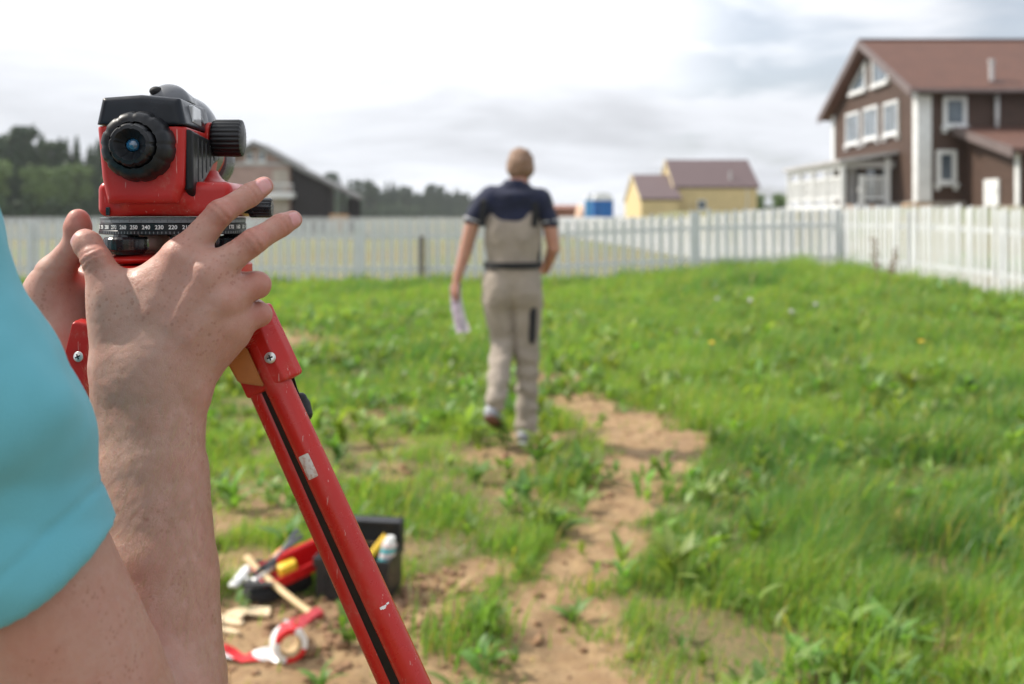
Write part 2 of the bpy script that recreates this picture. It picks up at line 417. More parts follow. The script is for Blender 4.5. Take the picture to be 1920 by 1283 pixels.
# ------------------------------------------------------------------ leafy weeds
def leaf_mesh(L=1.0, W=.30, curl=.5, seg=4):
    """one lance-shaped leaf along +X, folded along its midrib"""
    v, f = [], []
    for i in range(seg + 1):
        t = i / seg; w = W * (math.sin(PI * min(1, (t * .92 + .06))) ** .8) * (1 - .25 * t); z = curl * (t - t * t * 1.15); x = t * L
        v += [(x, -w / 2, z + .12 * w), (x, 0, z - .03 * w), (x, w / 2, z + .12 * w)]
    for i in range(seg):
        a = 3 * i; f += [(a, a + 1, a + 4, a + 3), (a + 1, a + 2, a + 5, a + 4)]
    return np.array(v), np.array(f)
LV, LF = leaf_mesh()
def weeds(spots, seed):
    r = np.random.default_rng(seed); VV, FF, CC = [], [], []; o = 0
    for (x, d, size, nl) in spots:
        z = gz(x, d)
        base = np.array([.165, .275, .062]) * r.uniform(.75, 1.35) * np.array([r.uniform(.8, 1.35), 1, r.uniform(.8, 1.3)])
        for _ in range(nl):
            az = r.uniform(0, 2 * PI); el = r.uniform(.25, 1.15); s = size * r.uniform(.6, 1.35); w = r.uniform(.8, 1.6)
            v = LV * [s, s * w, s]
            ce, se = math.cos(el), math.sin(el)
            v = np.stack([v[:, 0] * ce - v[:, 2] * se, v[:, 1], v[:, 0] * se + v[:, 2] * ce * .6], -1)
            ca, sa = math.cos(az), math.sin(az)
            v = np.stack([v[:, 0] * ca - v[:, 1] * sa + x + r.normal(0, size * .12), v[:, 0] * sa + v[:, 1] * ca + d + r.normal(0, size * .12), v[:, 2] + z - .005 + r.uniform(0, size * .9)], -1)
            VV.append(v); FF.append(LF + o); o += len(v); CC.append(np.repeat(base[None] * r.uniform(.85, 1.2), len(v), 0))
    me = mesh_np('broadleaf_weeds', np.concatenate(VV), np.concatenate(FF), True); vcol(me, np.concatenate(CC)); return me
sp_ = []; r = np.random.default_rng(77)
for _ in range(9500):
    d = math.sqrt(r.uniform(2.6 ** 2, 15 ** 2)); x = r.uniform(-.62, .62) * d + r.normal(0, .2)
    cl = fbm(np.array([[x, d]]), 1.1, 71)[0]; dn = dirt(np.array([x]), np.array([d]))[0]
    if r.random() > np.clip(.50 + cl * 1.2, .10, .98) or dn > r.uniform(.25, 1.15): continue
    sp_.append((x, d, r.uniform(.032, .090) * (1 + .03 * d), int(r.uniform(5, 11))))
for _ in range(620):
    d = math.sqrt(r.uniform(3.0 ** 2, 13 ** 2)); x = r.uniform(-.6, .6) * d; cl = fbm(np.array([[x, d]]), .8, 75)[0]
    if r.random() > np.clip(.45 + cl * 1.4, .05, .95) or dirt(np.array([x]), np.array([d]))[0] > .55: continue
    sp_.append((x, d, r.uniform(.085, .15), int(r.uniform(12, 22))))
tag(link('broadleaf_weeds', weeds(sp_, 5), MAT['weed']), 'mixed low broad leaved weeds scattered through the grass', 'weeds', kind='stuff')
# single plants that can be told apart: each leaf is a part
leaf_me = mesh_np('leaf', LV, LF, True); vcol(leaf_me, np.repeat([[.15, .27, .065]], len(LV), 0))
leaf_pale = mesh_np('leaf', LV, LF, True); vcol(leaf_pale, np.repeat([[.20, .29, .12]], len(LV), 0))
leaf_silver = mesh_np('leaf', LV * [1, .45, .4], LF, True); vcol(leaf_silver, np.repeat([[.42, .45, .34]], len(LV), 0))
def plant(px, py, size, nl, label, me=leaf_me, up=(.5, 1.2), seed=0, name='weed_plant', cat='weed'):
    D = EYE * F / (py - HORIZON); X = (px - 960) / F * D; z = gz(X, D); r = random.Random(seed + int(px))
    D = (EYE - z) * F / (py - HORIZON); X = (px - 960) / F * D; z = gz(X, D)
    root = empty(name, (X, D, z), label, cat)
    for i in range(nl):
        o = bpy.data.objects.new('leaf', me); COL.objects.link(o); me.materials or me.materials.append(MAT['weed'])
        o.parent = root; s = size * r.uniform(.65, 1.1); o.scale = (s, s * r.uniform(.7, 1.2), s)
        o.rotation_euler = (r.uniform(-.3, .3), -r.uniform(*up), i * 2.4 + r.uniform(-.4, .4)); o.location = (r.uniform(-.1, .1) * size, r.uniform(-.1, .1) * size, 0)
    return root
plant(1095, 905, .16, 14, 'bright green leafy clump on the path between the walking man and the camera', up=(.7, 1.3))
plant(1500, 1030, .20, 16, 'large round broad leaved rosette with pale leaf rims in the right foreground grass', leaf_pale, (.2, .8))
plant(1640, 760, .26, 18, 'dark green bushy weed standing higher than the grass right of the bare path', up=(.6, 1.25))
plant(1245, 900, .11, 9, 'small upright green plant at the right edge of the bare path', up=(.7, 1.3))
plant(1075, 1165, .11, 10, 'small tuft of leaves alone in the bare sand near the bottom centre', up=(.3, 1.0))
plant(890, 905, .15, 14, 'leafy green weed below and left of the walking man', up=(.5, 1.2))
plant(1050, 1000, .14, 14, 'green weed clump left of where the sandy path narrows', up=(.4, 1.1))
plant(830, 800, .20, 14, 'tall leafy weed left of the man\'s lifted shoe', up=(.6, 1.3))
plant(1290, 1045, .12, 12, 'light green leafy weed right of the path in the foreground', leaf_pale, (.5, 1.2))
plant(905, 1190, .15, 18, 'dense green foreground tuft between the red leg and the bare sand', up=(.6, 1.3))
plant(1510, 860, .22, 14, 'pointed green weed in the middle of the right hand grass', up=(.6, 1.2))
plant(1850, 1040, .15, 12, 'leafy weed at the right edge in front of the tall grass', up=(.5, 1.2))
plant(845, 1045, .10, 5, 'low plant with silvery strap leaves right of the black toolbox', leaf_silver, (.15, .5), name='silver_leaf_plant')
plant(760, 1010, .10, 4, 'silvery strap leaves sticking up behind the toolbox', leaf_silver, (.4, .8), name='silver_leaf_plant')
plant(600, 1300, .10, 7, 'small green seedling in the sand below the tape roll', up=(.5, 1.2))
# dandelions
for (px, py, c, lab) in ((1345, 563, 'w', 'white dandelion clock, left one of four on the far slope'), (1407, 567, 'w', 'white dandelion clock standing right of the leftmost one'),
                    (1484, 585, 'w', 'white dandelion clock lowest of the four on the far slope'), (1530, 574, 'w', 'white dandelion clock, right one of four on the far slope'),
                    (1727, 632, 'y', 'yellow dandelion flower in the grass near the right fence'), (1335, 634, 'y', 'small yellow flower in the grass left of the right fence')):
    D = (EYE - .33) * F / (py - HORIZON); X = (px - 960) / F * D; z = gz(X, D); h = .33 - max(0, z) * 0
    ro = empty('dandelion', (X, D, z), lab, 'flower')
    MB().tube([(0, 0, 0), (.01, 0, .15), (.0, 0, .30)], .004, 5).build('stem', MAT['stem'] if 'stem' in MAT else MAT.setdefault('stem', simple('flower_stem', (.16, .22, .06))), ro)
    if c == 'w':
        b = MB(); bmesh.ops.create_icosphere(b.bm, subdivisions=2, radius=.026)
        for v in b.bm.verts: v.co = v.co * random.uniform(.75, 1.15) + Vector((0, 0, .32))
        b.build('seed_head', MAT.setdefault('seed', simple('seed_fluff', (.50, .50, .48), .9)), ro)
    else:
        b = MB(); b.lathe([(.004, .295), (.018, .305), (.030, .315), (.016, .322), (.003, .32)], 12); b.build('flower_head', MAT.setdefault('yellow_flower', simple('yellow_petals', (.75, .50, .03), .6)), ro)
# dry dock stalks in front of the fence
for (px, py, h, lab) in ((1645, 548, .84, 'dry brown seed stalk against the white fence'), (1662, 552, .70, 'shorter dry stalk leaning right against the white fence')):
    D = 14.9; X = (px - 960) / F * D; z = gz(X, D)
    ro = empty('dry_stalk', (X, D, z), lab, 'dry weed')
    k = .16 if px > 1650 else -.04
    MB().tube([(0, 0, 0), (k * .5, 0, h * .5), (k, 0, h)], [.007, .006, .003], 6).build('stem', MAT.setdefault('drystem', simple('dry_stem', (.22, .15, .09), .8)), ro)
    b = MB()
    for i in range(46):
        t = random.uniform(.45, 1); p_ = Vector((k * t + random.gauss(0, .024), random.gauss(0, .03), h * t))
        s_ = random.uniform(.012, .022); b.box(p_ - Vector((s_, s_, s_)) * .6, p_ + Vector((s_ * .5, s_ * .5, s_)))
    tag(b.build('seed_clusters', MAT.setdefault('drystem2', simple('dry_seed', (.28, .20, .15), .9)), ro), kind='stuff')
# ------------------------------------------------------------------ picket fences
def paint(name, c, dirtc=(.42, .42, .36), rough=.55):
    m = M(name); n = m.noise(3.2, 5, .65); n2 = m.noise(40, 3, .6, m.co('Object', (1, 1, .08)))
    col = m.mix(m.rng(n, .48, .72, 0, .45), c, dirtc); col = m.mix(m.rng(n2, .5, .75, 0, .35), col, dirtc)
    m.color(col).rough(rough).bump(n2, .25, .004); return m.m
MAT['white_paint'] = paint('weathered_white_paint', (.61, .625, .64))
MAT['grey_wood'] = simple('weathered_wood', (.19, .16, .13), .85, .3, 12, .4, 60, .004)
def picket_mesh(h, w=.085, t=.02, name='picket'):
    b = MB(); b.prism([(-w / 2, 0), (w / 2, 0), (w / 2, h - .045), (0, h), (-w / 2, h - .045)], 1, -t / 2, t / 2, .002)
    me = bpy.data.meshes.new(name); b.bm.to_mesh(me); b.bm.free(); me.materials.append(MAT['white_paint']); return me
PK = [picket_mesh(1.30, .085), picket_mesh(1.315, .082), picket_mesh(1.285, .088)]
def fence(name, A, B, pitch, label, limit, post_xs, pick_w=1.0, H=1.30, group=None, out=1.0, behind=True):
    """A, B: (X, D) ends. pickets one by one up to `limit` metres of distance, then one joined part"""
    A, B = np.array(A, float), np.array(B, float); L = np.linalg.norm(B - A); u = (B - A) / L; nrm_ = np.array([-u[1], u[0]]) * out
    rz = math.atan2(u[1], u[0]); z0 = gz(*A)
    root = empty(name, (A[0], A[1], z0), label, 'fence', group)
    n = int(L / pitch); far = []
    for i in range(n + 1):
        s = i * pitch + random.uniform(-.008, .008); p = A + u * s
        if not behind and min(abs(s - q) for q in post_xs) < .075: continue
        z = gz(*p)
        dz = random.gauss(0, .011)
        if np.hypot(*p) < limit:
            o = bpy.data.objects.new('picket', random.choice(PK)); COL.objects.link(o); o.parent = root
            o.location = (p[0] - A[0], p[1] - A[1], z - z0 + .03 + dz); o.rotation_euler = (random.uniform(-.015, .015), random.gauss(0, .014), rz)
            o.scale = (pick_w, 1, H / 1.3)
        else: far.append((p - A, z - z0 + .03 + dz))
    if far:
        w = .085 * pick_w; V, Fc = [], []; 
        cu = np.array([[-w / 2, -.01, 0], [w / 2, -.01, 0], [w / 2, -.01, H - .045], [0, -.01, H], [-w / 2, -.01, H - .045]]); cu = np.concatenate([cu, cu + [0, .02, 0]])
        R = np.array([[math.cos(rz), -math.sin(rz), 0], [math.sin(rz), math.cos(rz), 0], [0, 0, 1]])
        cu = cu @ R.T; bm2 = bmesh.new()
        for p, z in far:
            vs = [bm2.verts.new(Vector(c + np.array([p[0], p[1], z]))) for c in cu]
            bm2.faces.new(vs[:5]); bm2.faces.new(vs[:4:-1])
            for k in range(5): bm2.faces.new((vs[k], vs[5 + k], vs[5 + (k + 1) % 5], vs[(k + 1) % 5]))
        me = bpy.data.meshes.new('far_pickets'); bm2.to_mesh(me); bm2.free()
        tag(link('far_pickets', me, MAT['white_paint'], root), kind='stuff')
    qs = sorted(post_xs)
    for s in qs:
        p = A + u * s; z = gz(*p)
        MB().box((-.07, -.05, -.3), (.07, .05, H + (-.06 if behind else .02)), .006).build('post', MAT['white_paint'], root)
        o = bpy.data.objects[-1] if False else COL.objects[-1]
        of = nrm_ * (.104 if behind else 0); o.location = (p[0] - A[0] + of[0], p[1] - A[1] + of[1], z - z0); o.rotation_euler = (0, 0, rz)
    for q0, q1 in zip(qs[:-1], qs[1:]):
        for hh in (.34, .98):
            a = A + u * q0; b = A + u * q1
            off_ = nrm_ * .030
            pa = Vector((a[0] - A[0] + off_[0], a[1] - A[1] + off_[1], gz(*a) - z0 + hh)); pb = Vector((b[0] - A[0] + off_[0], b[1] - A[1] + off_[1], gz(*b) - z0 + hh))
            d = (pb - pa); bb = MB().box((0.07, -.018, -.04), (d.length - .07, .018, .04), .003)
            o = bb.build('rail', MAT['white_paint'], root); o.location = pa
            o.rotation_euler = d.to_track_quat('X', 'Z').to_euler()
    return root
posts_b = [0.0, 3.33, 6.66, 9.98, 13.31, 16.64, 19.97, 23.30, 26.63, 29.53]
fence('picket_fence', (-22.99, 20), (6.6, 20), .187, 'weathered white picket fence running straight across behind the walking man', 99, posts_b, 1.02, behind=False)
fence('picket_fence', (6.6, 19.9), (8.45, 3.0), .170, 'white picket fence coming towards the camera along the right edge of the field', 99, [0.0, 2.6, 5.2, 7.8, 10.4, 13.0, 16.9], 1.14, out=1)
fence('picket_fence', (6.6, 20.2), (3.4, 72), .20, 'sunlit white picket fence running away from the fence corner towards the blue cabins', 44, list(np.arange(0, 52, 3.2)), 1.2, out=-1)
fence('picket_fence', (3.3, 72), (-42, 72), .21, 'pale picket fence farthest away, seen through the gaps of the near fence', 30, list(np.arange(0, 45, 3.2)), 1.5, out=-1)
z = gz(-1.8, 19.8)
b = MB().box((-.05, -.03, 0), (.05, .03, .98), .006); o = b.build('wooden_stake', MAT['grey_wood'], loc=(-1.8, 19.86, z)); tag(o, 'thin bare grey brown stake leaning on the fence left of the walking man', 'stake')

# ------------------------------------------------------------------ buildings
def siding(name, c, dark, pitch=.15, rough=.7):
    m = M(name); n = m.noise(1.1, 4, .6); n2 = m.noise(14, 4, .6, m.co('Object', (.1, .1, 1)))
    m.color(m.mix(m.rng(n2, .35, .7), c, dark)).rough(rough).bump(n2, .2, .01); return m.m
MAT['brown_siding'] = siding('brown_siding', (.076, .041, .027), (.056, .031, .021))
def rooftile(name, c, dark):
    m = M(name); w = m.n.new('ShaderNodeTexBrick'); m.l.new(m.co('UV', (1, 1, 1)), w.inputs['Vector'])
    for k, v in (('Scale', 1.0), ('Mortar Size', .012), ('Brick Width', .34), ('Row Height', .32)): w.inputs[k].default_value = v
    w.inputs['Color1'].default_value = (*c, 1); w.inputs['Color2'].default_value = (*(x * .86 for x in c), 1); w.inputs['Mortar'].default_value = (*dark, 1)
    m.color(m.mix(m.rng(m.noise(1.2, 4), .3, .7, 0, .3), w.outputs[0], dark)).rough(.7); return m.m
MAT['red_roof'] = rooftile('red_brown_roof_tile', (.138, .064, .043), (.085, .042, .032))
MAT['mauve_roof'] = rooftile('mauve_brown_roof', (.130, .090, .092), (.10, .068, .070))
MAT['grey_roof'] = rooftile('grey_fibre_roof', (.25, .25, .25), (.19, .19, .19))
MAT['fascia'] = simple('brown_grey_fascia', (.15, .115, .11), .5, .1, 2)
MAT['white_trim'] = simple('white_trim', (.68, .69, .69), .5, .08, 3)
MAT['plinth'] = simple('pale_render', (.40, .36, .31), .9, .15, 3, .3, 30, .01)
MAT['glass'] = simple('window_glass', (.10, .13, .16), .06, .3, 1.5, Specular_IOR_Level=.8)
MAT['dark_wood'] = siding('dark_plank_wall', (.030, .026, .026), (.018, .016, .017))
MAT['porch_grey'] = simple('porch_grey', (.42, .41, .41), .7, .1, 3)
def slab(pts, axis, a, b, name, mat, parent, uvmat=False):
    o = MB().prism(pts, axis, a, b).build(name, mat, parent)
    if uvmat:
        me = o.data; uv = me.uv_layers.new(name='UVMap')
        for p in me.polygons:
            for li in p.loop_indices:
                v = me.vertices[me.loops[li].vertex_index].co; uv.data[li].uv = (v.x, math.hypot(v.y, v.z) if abs(p.normal.x) < .7 else v.y)
    return o
def laps(name, parent, mat, face, u0, u1, z0, z1, at, pitch=.16, roofline=None):
    """overlapping boards as one joined part. face 'x': wall plane X=at facing -X, u along D; face 'y': plane D=at facing -D, u along X"""
    b = MB(); zz_ = z0
    while zz_ < z1 - .02:
        t = min(zz_ + pitch, z1); ua, ub = u0, u1
        if roofline: ua, ub = roofline(t)
        if ub - ua > .1:
            pr = [(at - .030, zz_), (at + .004, zz_), (at + .004, t), (at - .012, t)]
            if face == 'x': b.prism(pr, 1, ua, ub)
            else: b.prism(pr, 0, ua, ub)
        zz_ += pitch
    return tag(b.build(name, mat, parent), kind='stuff')
def window(root, face, u0, u1, z0, z1, at, fw=.125, panes=1, muntin=True, name='window', brackets=True):
    """white framed window on a wall plane; frame is the part, pane, sill and bars are sub-parts"""
    def bx(ua, ub, za, zb, da, db):
        return ((at - db, ua, za), (at - da, ub, zb)) if face == 'x' else ((ua, at - db, za), (ub, at - da, zb))
    f = MB(); f.box(*bx(u0, u0 + fw, z0, z1, .0, .10), .01); f.box(*bx(u1 - fw, u1, z0, z1, .0, .10), .01)
    f.box(*bx(u0 + fw, u1 - fw, z1 - fw, z1, .0, .098), .01); f.box(*bx(u0 + fw, u1 - fw, z0, z0 + fw * .8, .0, .098), .01)
    fo = f.build(name, MAT['white_trim'], root)
    MB().box(*bx(u0 + fw, u1 - fw, z0 + fw * .8, z1 - fw, .032, .045)).build('pane', MAT['glass'], fo)
    s = MB(); s.box(*bx(u0 - .08, u1 + .08, z0 - .10, z0, .0, .16), .01)
    if brackets:
        s.box(*bx(u0 - .03, u0 + .12, z0 - .26, z0 - .10, .0, .12), .01); s.box(*bx(u1 - .12, u1 + .03, z0 - .26, z0 - .10, .0, .12), .01)
    s.build('sill', MAT['white_trim'], fo)
    if muntin:
        g = MB(); um = (u0 + u1) / 2; g.box(*bx(um - .03, um + .03, z0 + fw * .8, z1 - fw, .046, .075)); g.build('glazing_bar', MAT['white_trim'], fo)
    return fo
# --- brown house on the right
bh = empty('brown_house', (0, 0, 0), 'two storey brown boarded house with red tiled gable roof and white framed windows', 'house')
slab([(38, 1.95), (48, 1.95), (48, 6.28), (43, 8.72), (38, 6.28)], 0, 15.5, 30, 'wall', MAT['brown_siding'], bh)
MB().box((15.44, 37.94, .6), (30.05, 48.06, 1.95)).build('plinth', MAT['plinth'], bh)
laps('siding_boards', bh, MAT['brown_siding'], 'x', 38, 48, 1.96, 8.5, 15.496, .16, lambda t: (38 + .33, 48 - .33) if t < 6.2 else (38 + (t - 6.28) * 2.05 + .05, 48 - (t - 6.28) * 2.05 - .05))
laps('siding_boards', bh, MAT['brown_siding'], 'y', 16.0, 30, 1.96, 6.25, 37.996)
slab([(37.35, 6.02), (37.35, 6.2), (43, 8.98), (43, 8.78)], 0, 14.98, 30.4, 'roof', MAT['red_roof'], bh, True)
slab([(48.65, 6.02), (48.65, 6.2), (43.003, 8.98), (43.003, 8.78)], 0, 14.98, 30.4, 'roof', MAT['red_roof'], bh, True)
slab([(37.30, 5.86), (37.30, 6.22), (43, 9.02), (43, 8.66)], 0, 14.93, 14.975, 'rake_board', MAT['fascia'], bh)
slab([(48.70, 5.86), (48.70, 6.22), (43.003, 9.02), (43.003, 8.66)], 0, 14.93, 14.975, 'rake_board', MAT['fascia'], bh)
MB().tube([(14.99, 37.27, 6.08), (30.4, 37.27, 6.08)], .075, 8).build('gutter', MAT['fascia'], bh)
MB().box((14.98, 42.88, 8.93), (30.4, 43.12, 9.04), .02).build('ridge_cap', MAT['red_roof'], bh)
for d0, d1, f in ((37.93, 38.33, 'x'), (47.67, 48.07, 'x')):
    MB().box((15.42, d0, 1.95), (15.50 - .034, d1, 6.2), .008).build('corner_board', MAT['white_trim'], bh)
MB().box((15.424, 37.90, 1.95), (15.98, 37.962, 6.0), .008).build('corner_board', MAT['white_trim'], bh)
for (x0, x1, y0, y1) in ((1588.5, 1613.5, 211, 276), (1621.5, 1648, 200, 267), (1659.5, 1686.5, 190, 259)):
    d1, d0 = 15.46 * F / (x0 - 960), 15.46 * F / (x1 - 960); dm_ = (d0 + d1) / 2
    window(bh, 'x', d0, d1, EYE + (HORIZON - y1) / F * dm_ + .15, EYE + (HORIZON - y0) / F * dm_, 15.468)
# two sloping attic windows under the gable
for (da, db, sgn) in ((43.35, 45.3, -1), (40.75, 42.6, 1)):
    za = 6.95; zt = lambda d: 8.98 - abs(d - 43) * .4965 - .62
    f = MB(); at = 15.47; w = .15
    o_ = [(da, za), (db, za), (db, zt(db)), (da, zt(da))]
    for k in range(4):
        (a0, b0), (a1, b1) = o_[k], o_[(k + 1) % 4]
        ca, cb = (da + db) / 2, (za + (zt(da) + zt(db)) / 2) / 2
        q = lambda p: (p[0] + (ca - p[0]) * .16, p[1] + (cb - p[1]) * .18)
        f.prism([(a0, b0), (a1, b1), q((a1, b1)), q((a0, b0))], 0, at - .10, at)
    fo = f.build('attic_window', MAT['white_trim'], bh)
    MB().prism([(da + .1, za + .1), (db - .1, za + .1), (db - .1, zt(db) - .1), (da + .1, zt(da) - .1)], 0, at - .05, at - .035).build('pane', MAT['glass'], fo)
    MB().box((at - .18, da - .06, za - .14), (at, db + .06, za - .003)).build('sill', MAT['white_trim'], fo)
def fx(x, D): return (x - 960) / F * D
def fz(y, D): return EYE + (HORIZON - y) / F * D
window(bh, 'y', fx(1769, 37.9), fx(1813, 37.9), fz(237, 37.9), fz(181, 37.9), 37.97, .14, muntin=False)
window(bh, 'y', fx(1756, 37.9), fx(1794, 37.9), fz(344, 37.9), fz(281, 37.9), 37.97, .17, muntin=False)
# chimney pipes
MB().tube([(18.4, 38.2, 6.4), (18.4, 38.2, 7.25)], .09, 12).tube([(18.4, 38.2, 7.25), (18.4, 38.2, 7.4)], .12, 12).build('roof_vent_pipe', MAT['porch_grey'], bh, True, angle=40)
MB().box((18.1, 37.8, 6.3), (18.7, 38.5, 6.50), .02).build('vent_flashing', MAT['fascia'], bh)
MB().tube([(18.42, 37.8, 6.0), (18.42, 37.8, 4.75)], .075, 10).build('downpipe', MAT['white_trim'], bh, True)
# lean-to wing
slab([(33.9, 1.75), (37.94, 1.75), (37.94, 4.60), (33.9, 3.62)], 0, 17.3, 25, 'wing_wall', MAT['brown_siding'], bh)
laps('siding_boards', bh, MAT['brown_siding'], 'x', 33.95, 37.9, 1.76, 4.5, 17.296, .16, lambda t: (33.95 if t < 3.6 else 33.95 + (t - 3.6) * 4.1, 37.9))
slab([(33.4, 3.50), (33.4, 3.68), (37.94, 4.80), (37.94, 4.62)], 0, 16.8, 25.3, 'wing_roof', MAT['red_roof'], bh, True)
slab([(33.36, 3.36), (33.36, 3.70), (37.93, 4.83), (37.93, 4.50)], 0, 16.75, 16.797, 'wing_rake_board', MAT['fascia'], bh)
MB().box((17.24, 33.86, .6), (25, 37.9, 1.75)).build('plinth', MAT['plinth'], bh)
MB().box((17.22, 33.84, 1.75), (17.266, 34.12, 3.6), .006).build('corner_board', MAT['white_trim'], bh)
dr = MB().box((17.19, 35.2, 1.76), (17.262, 36.3, 2.72), .01).build('hatch_door', MAT['white_trim'], bh)
MB().box((17.15, 35.3, 2.2), (17.188, 35.36, 2.32), .005).build('handle', MAT['steel'], dr)
# porch
PX0, PX1, PD0, PD1 = 13.3, 15.42, 40.0, 47.8
slab([(13.05, 3.52), (15.42, 3.88), (15.42, 4.02), (13.05, 3.66)], 1, 39.7, 48.0, 'porch_roof', MAT['porch_grey'], bh)
MB().box((13.3, 40.05, 3.34), (15.4, 40.18, 3.60), .01).build('porch_beam', MAT['porch_grey'], bh)
MB().box((13.22, 40.0, 3.30), (13.38, 47.8, 3.53), .01).build('porch_beam', MAT['white_trim'], bh)
MB().box((13.2, 39.95, 1.62), (15.42, 47.9, 1.86), .01).build('porch_floor', MAT['white_trim'], bh)
for (x, d) in ((13.3, 40.05), (15.1, 40.05), (13.3, 42.0), (13.3, 43.9), (13.3, 45.8), (13.3, 47.75), (14.05, 40.05)):
    h = 3.5 if x != 14.05 else 3.05
    MB().box((x - .09, d - .09, .9), (x + .09, d + .09, h if x < 15 else 3.72), .01).build('porch_post', MAT['white_trim'], bh)
for zz_ in (2.90, 2.05):
    MB().box((14.14, 40.02, zz_), (15.01, 40.1, zz_ + .09), .008).build('railing_rail', MAT['white_trim'], bh)
    for a, b_ in ((40.14, 41.91), (42.09, 43.81), (43.99, 45.71), (45.89, 47.66)):
        MB().box((13.26, a, zz_), (13.34, b_, zz_ + .11), .008).build('railing_rail', MAT['white_trim'], bh)
b = MB()
for i in range(6): b.box((14.2 + i * .14, 40.04, 2.14), (14.25 + i * .14, 40.08, 2.90))
for i in range(62):
    d = 40.16 + i * .123
    if min(abs(d - q) for q in (42, 43.9, 45.8)) > .1: b.box((13.28, d, 2.16), (13.32, d + .06, 2.90))
tag(b.build('balusters', MAT['white_trim'], bh), kind='stuff')
MB().box((15.40, 44.6, 1.87), (15.455, 45.6, 3.6), .01).build('porch_door', MAT['porch_grey'], bh)
for a, b_ in ((40.7, 41.6), (42.2, 43.2)):
    MB().box((15.40, a, 2.0), (15.455, b_, 3.6), .01).build('porch_window', MAT['glass'], bh)
for x in (13.45, 14.35):
    MB().prism([(39.0, .9), (39.9, .9), (39.9, 1.85), (39.7, 1.85)], 0, x, x + .09).build('stair_stringer', MAT.setdefault('raw_wood', simple('raw_pine', (.50, .30, .16), .7, .15, 6)), bh)
# pale boards stacked at the corner of the house
b = MB()
for i in range(4): b.box((14.6, 36.9 + i * .02, 1.35 + i * .13), (15.6, 37.3, 1.46 + i * .13), .01)
tag(b.build('timber_stack', MAT['raw_wood']), 'small pale timber stack against the foundation corner of the brown house', 'timber')

def gable_house(root, X0, X1, D0, D1, zb, ze, zr, wall, roof, oh=.15, end_mat=None):
    Dm = (D0 + D1) / 2; k = (zr - ze) / (Dm - D0)
    slab([(D0, zb), (D1, zb), (D1, ze), (Dm, zr - .05), (D0, ze)], 0, X0, X1, 'wall', wall, root)
    for s in (0, 1):
        a = D0 - oh if s == 0 else D1 + oh; z_ = ze - k * oh; mm = Dm if s == 0 else Dm + .003
        slab([(a, z_ + .02), (a, z_ + .2), (mm, zr + .2), (mm, zr + .02)], 0, X0 - .12, X1 + .3, 'roof', roof, root, True)
        slab([(a, z_ - .08), (a, z_ + .22), (mm, zr + .22), (mm, zr - .08)], 0, X0 - .17, X0 - .125, 'rake_board', MAT['cream_trim'], root)
MAT['cream_trim'] = simple('cream_board', (.66, .55, .34), .6, .05, 2)
MAT['yellow_wall'] = simple('yellow_plaster', (.60, .475, .25), .8, .06, 1.5)
yh = empty('yellow_house', (0, 0, 0), 'pale yellow house with mauve brown roof far behind the fence, small wing on its left', 'house')
gable_house(yh, 16.3, 24.6, 100, 110.5, .3, fz(352, 100), fz(303, 105), MAT['yellow_wall'], MAT['mauve_roof'])
gable_house(yh, 12.6, 16.25, 97, 111, .3, fz(375, 97), fz(331, 104), MAT['yellow_wall'], MAT['mauve_roof'])
window(yh, 'y', fx(1308, 100), fx(1324, 100), fz(393, 100), fz(375, 100), 99.99, .10, muntin=False, brackets=False)
MB().box((fx(1400, 100), 99.93, .4), (fx(1401.5, 100), 99.99, 4.1)).build('downpipe', MAT['white_trim'], yh)
MB().tube([(22.2, 101.2, 4.6), (22.2, 101.2, 6.0)], .13, 8).build('roof_vent_pipe', MAT['porch_grey'], yh)
# small blue and white cabins
MAT['blue_panel'] = simple('blue_panel', (.012, .13, .42), .4, .1, 2); MAT['blue_light'] = simple('light_blue_panel', (.10, .35, .62), .4, .1, 2)
MAT['white_dome'] = simple('white_moulded_roof', (.80, .82, .84), .45, .04, 2)
def cabin(x0, x1, D, label, wallm):
    X0, X1 = fx(x0, D), fx(x1, D); w = X1 - X0; g = gz(X0, D)
    r_ = empty('portable_toilet', ((X0 + X1) / 2, D + w / 2, g), label, 'portable toilet', 'portable toilets behind the fence')
    h = fz(376, D) - g
    MB().box((-w / 2, -w / 2, .12), (w / 2, w / 2, h), .03).build('cabin_body', wallm, r_)
    MB().box((-w * .3, -w / 2 - .03, .2), (w * .3, -w / 2 - .002, h - .12), .01).build('door', wallm, r_)
    b = MB(); b.box((-w / 2 - .03, -w / 2 - .03, h + .002), (w / 2 + .03, w / 2 + .03, h + .12), .03)
    b.prism([(-w / 2, h + .12), (w / 2, h + .12), (w * .38, h + .42), (w * .15, h + .50), (-w * .15, h + .50), (-w * .38, h + .42)], 1, -w / 2, w / 2, .03)
    b.build('domed_roof', MAT['white_dome'], r_)
    MB().box((-w / 2, -w / 2, 0), (w / 2, w / 2, .11)).build('skid', MAT['grey_wood'], r_)
cabin(1113, 1150, 62, 'dark blue portable toilet with white domed roof, the nearer one on the right', MAT['blue_panel'])
cabin(1098, 1128, 65, 'light blue portable toilet with white domed roof, mostly hidden behind the darker one', MAT['blue_light'])
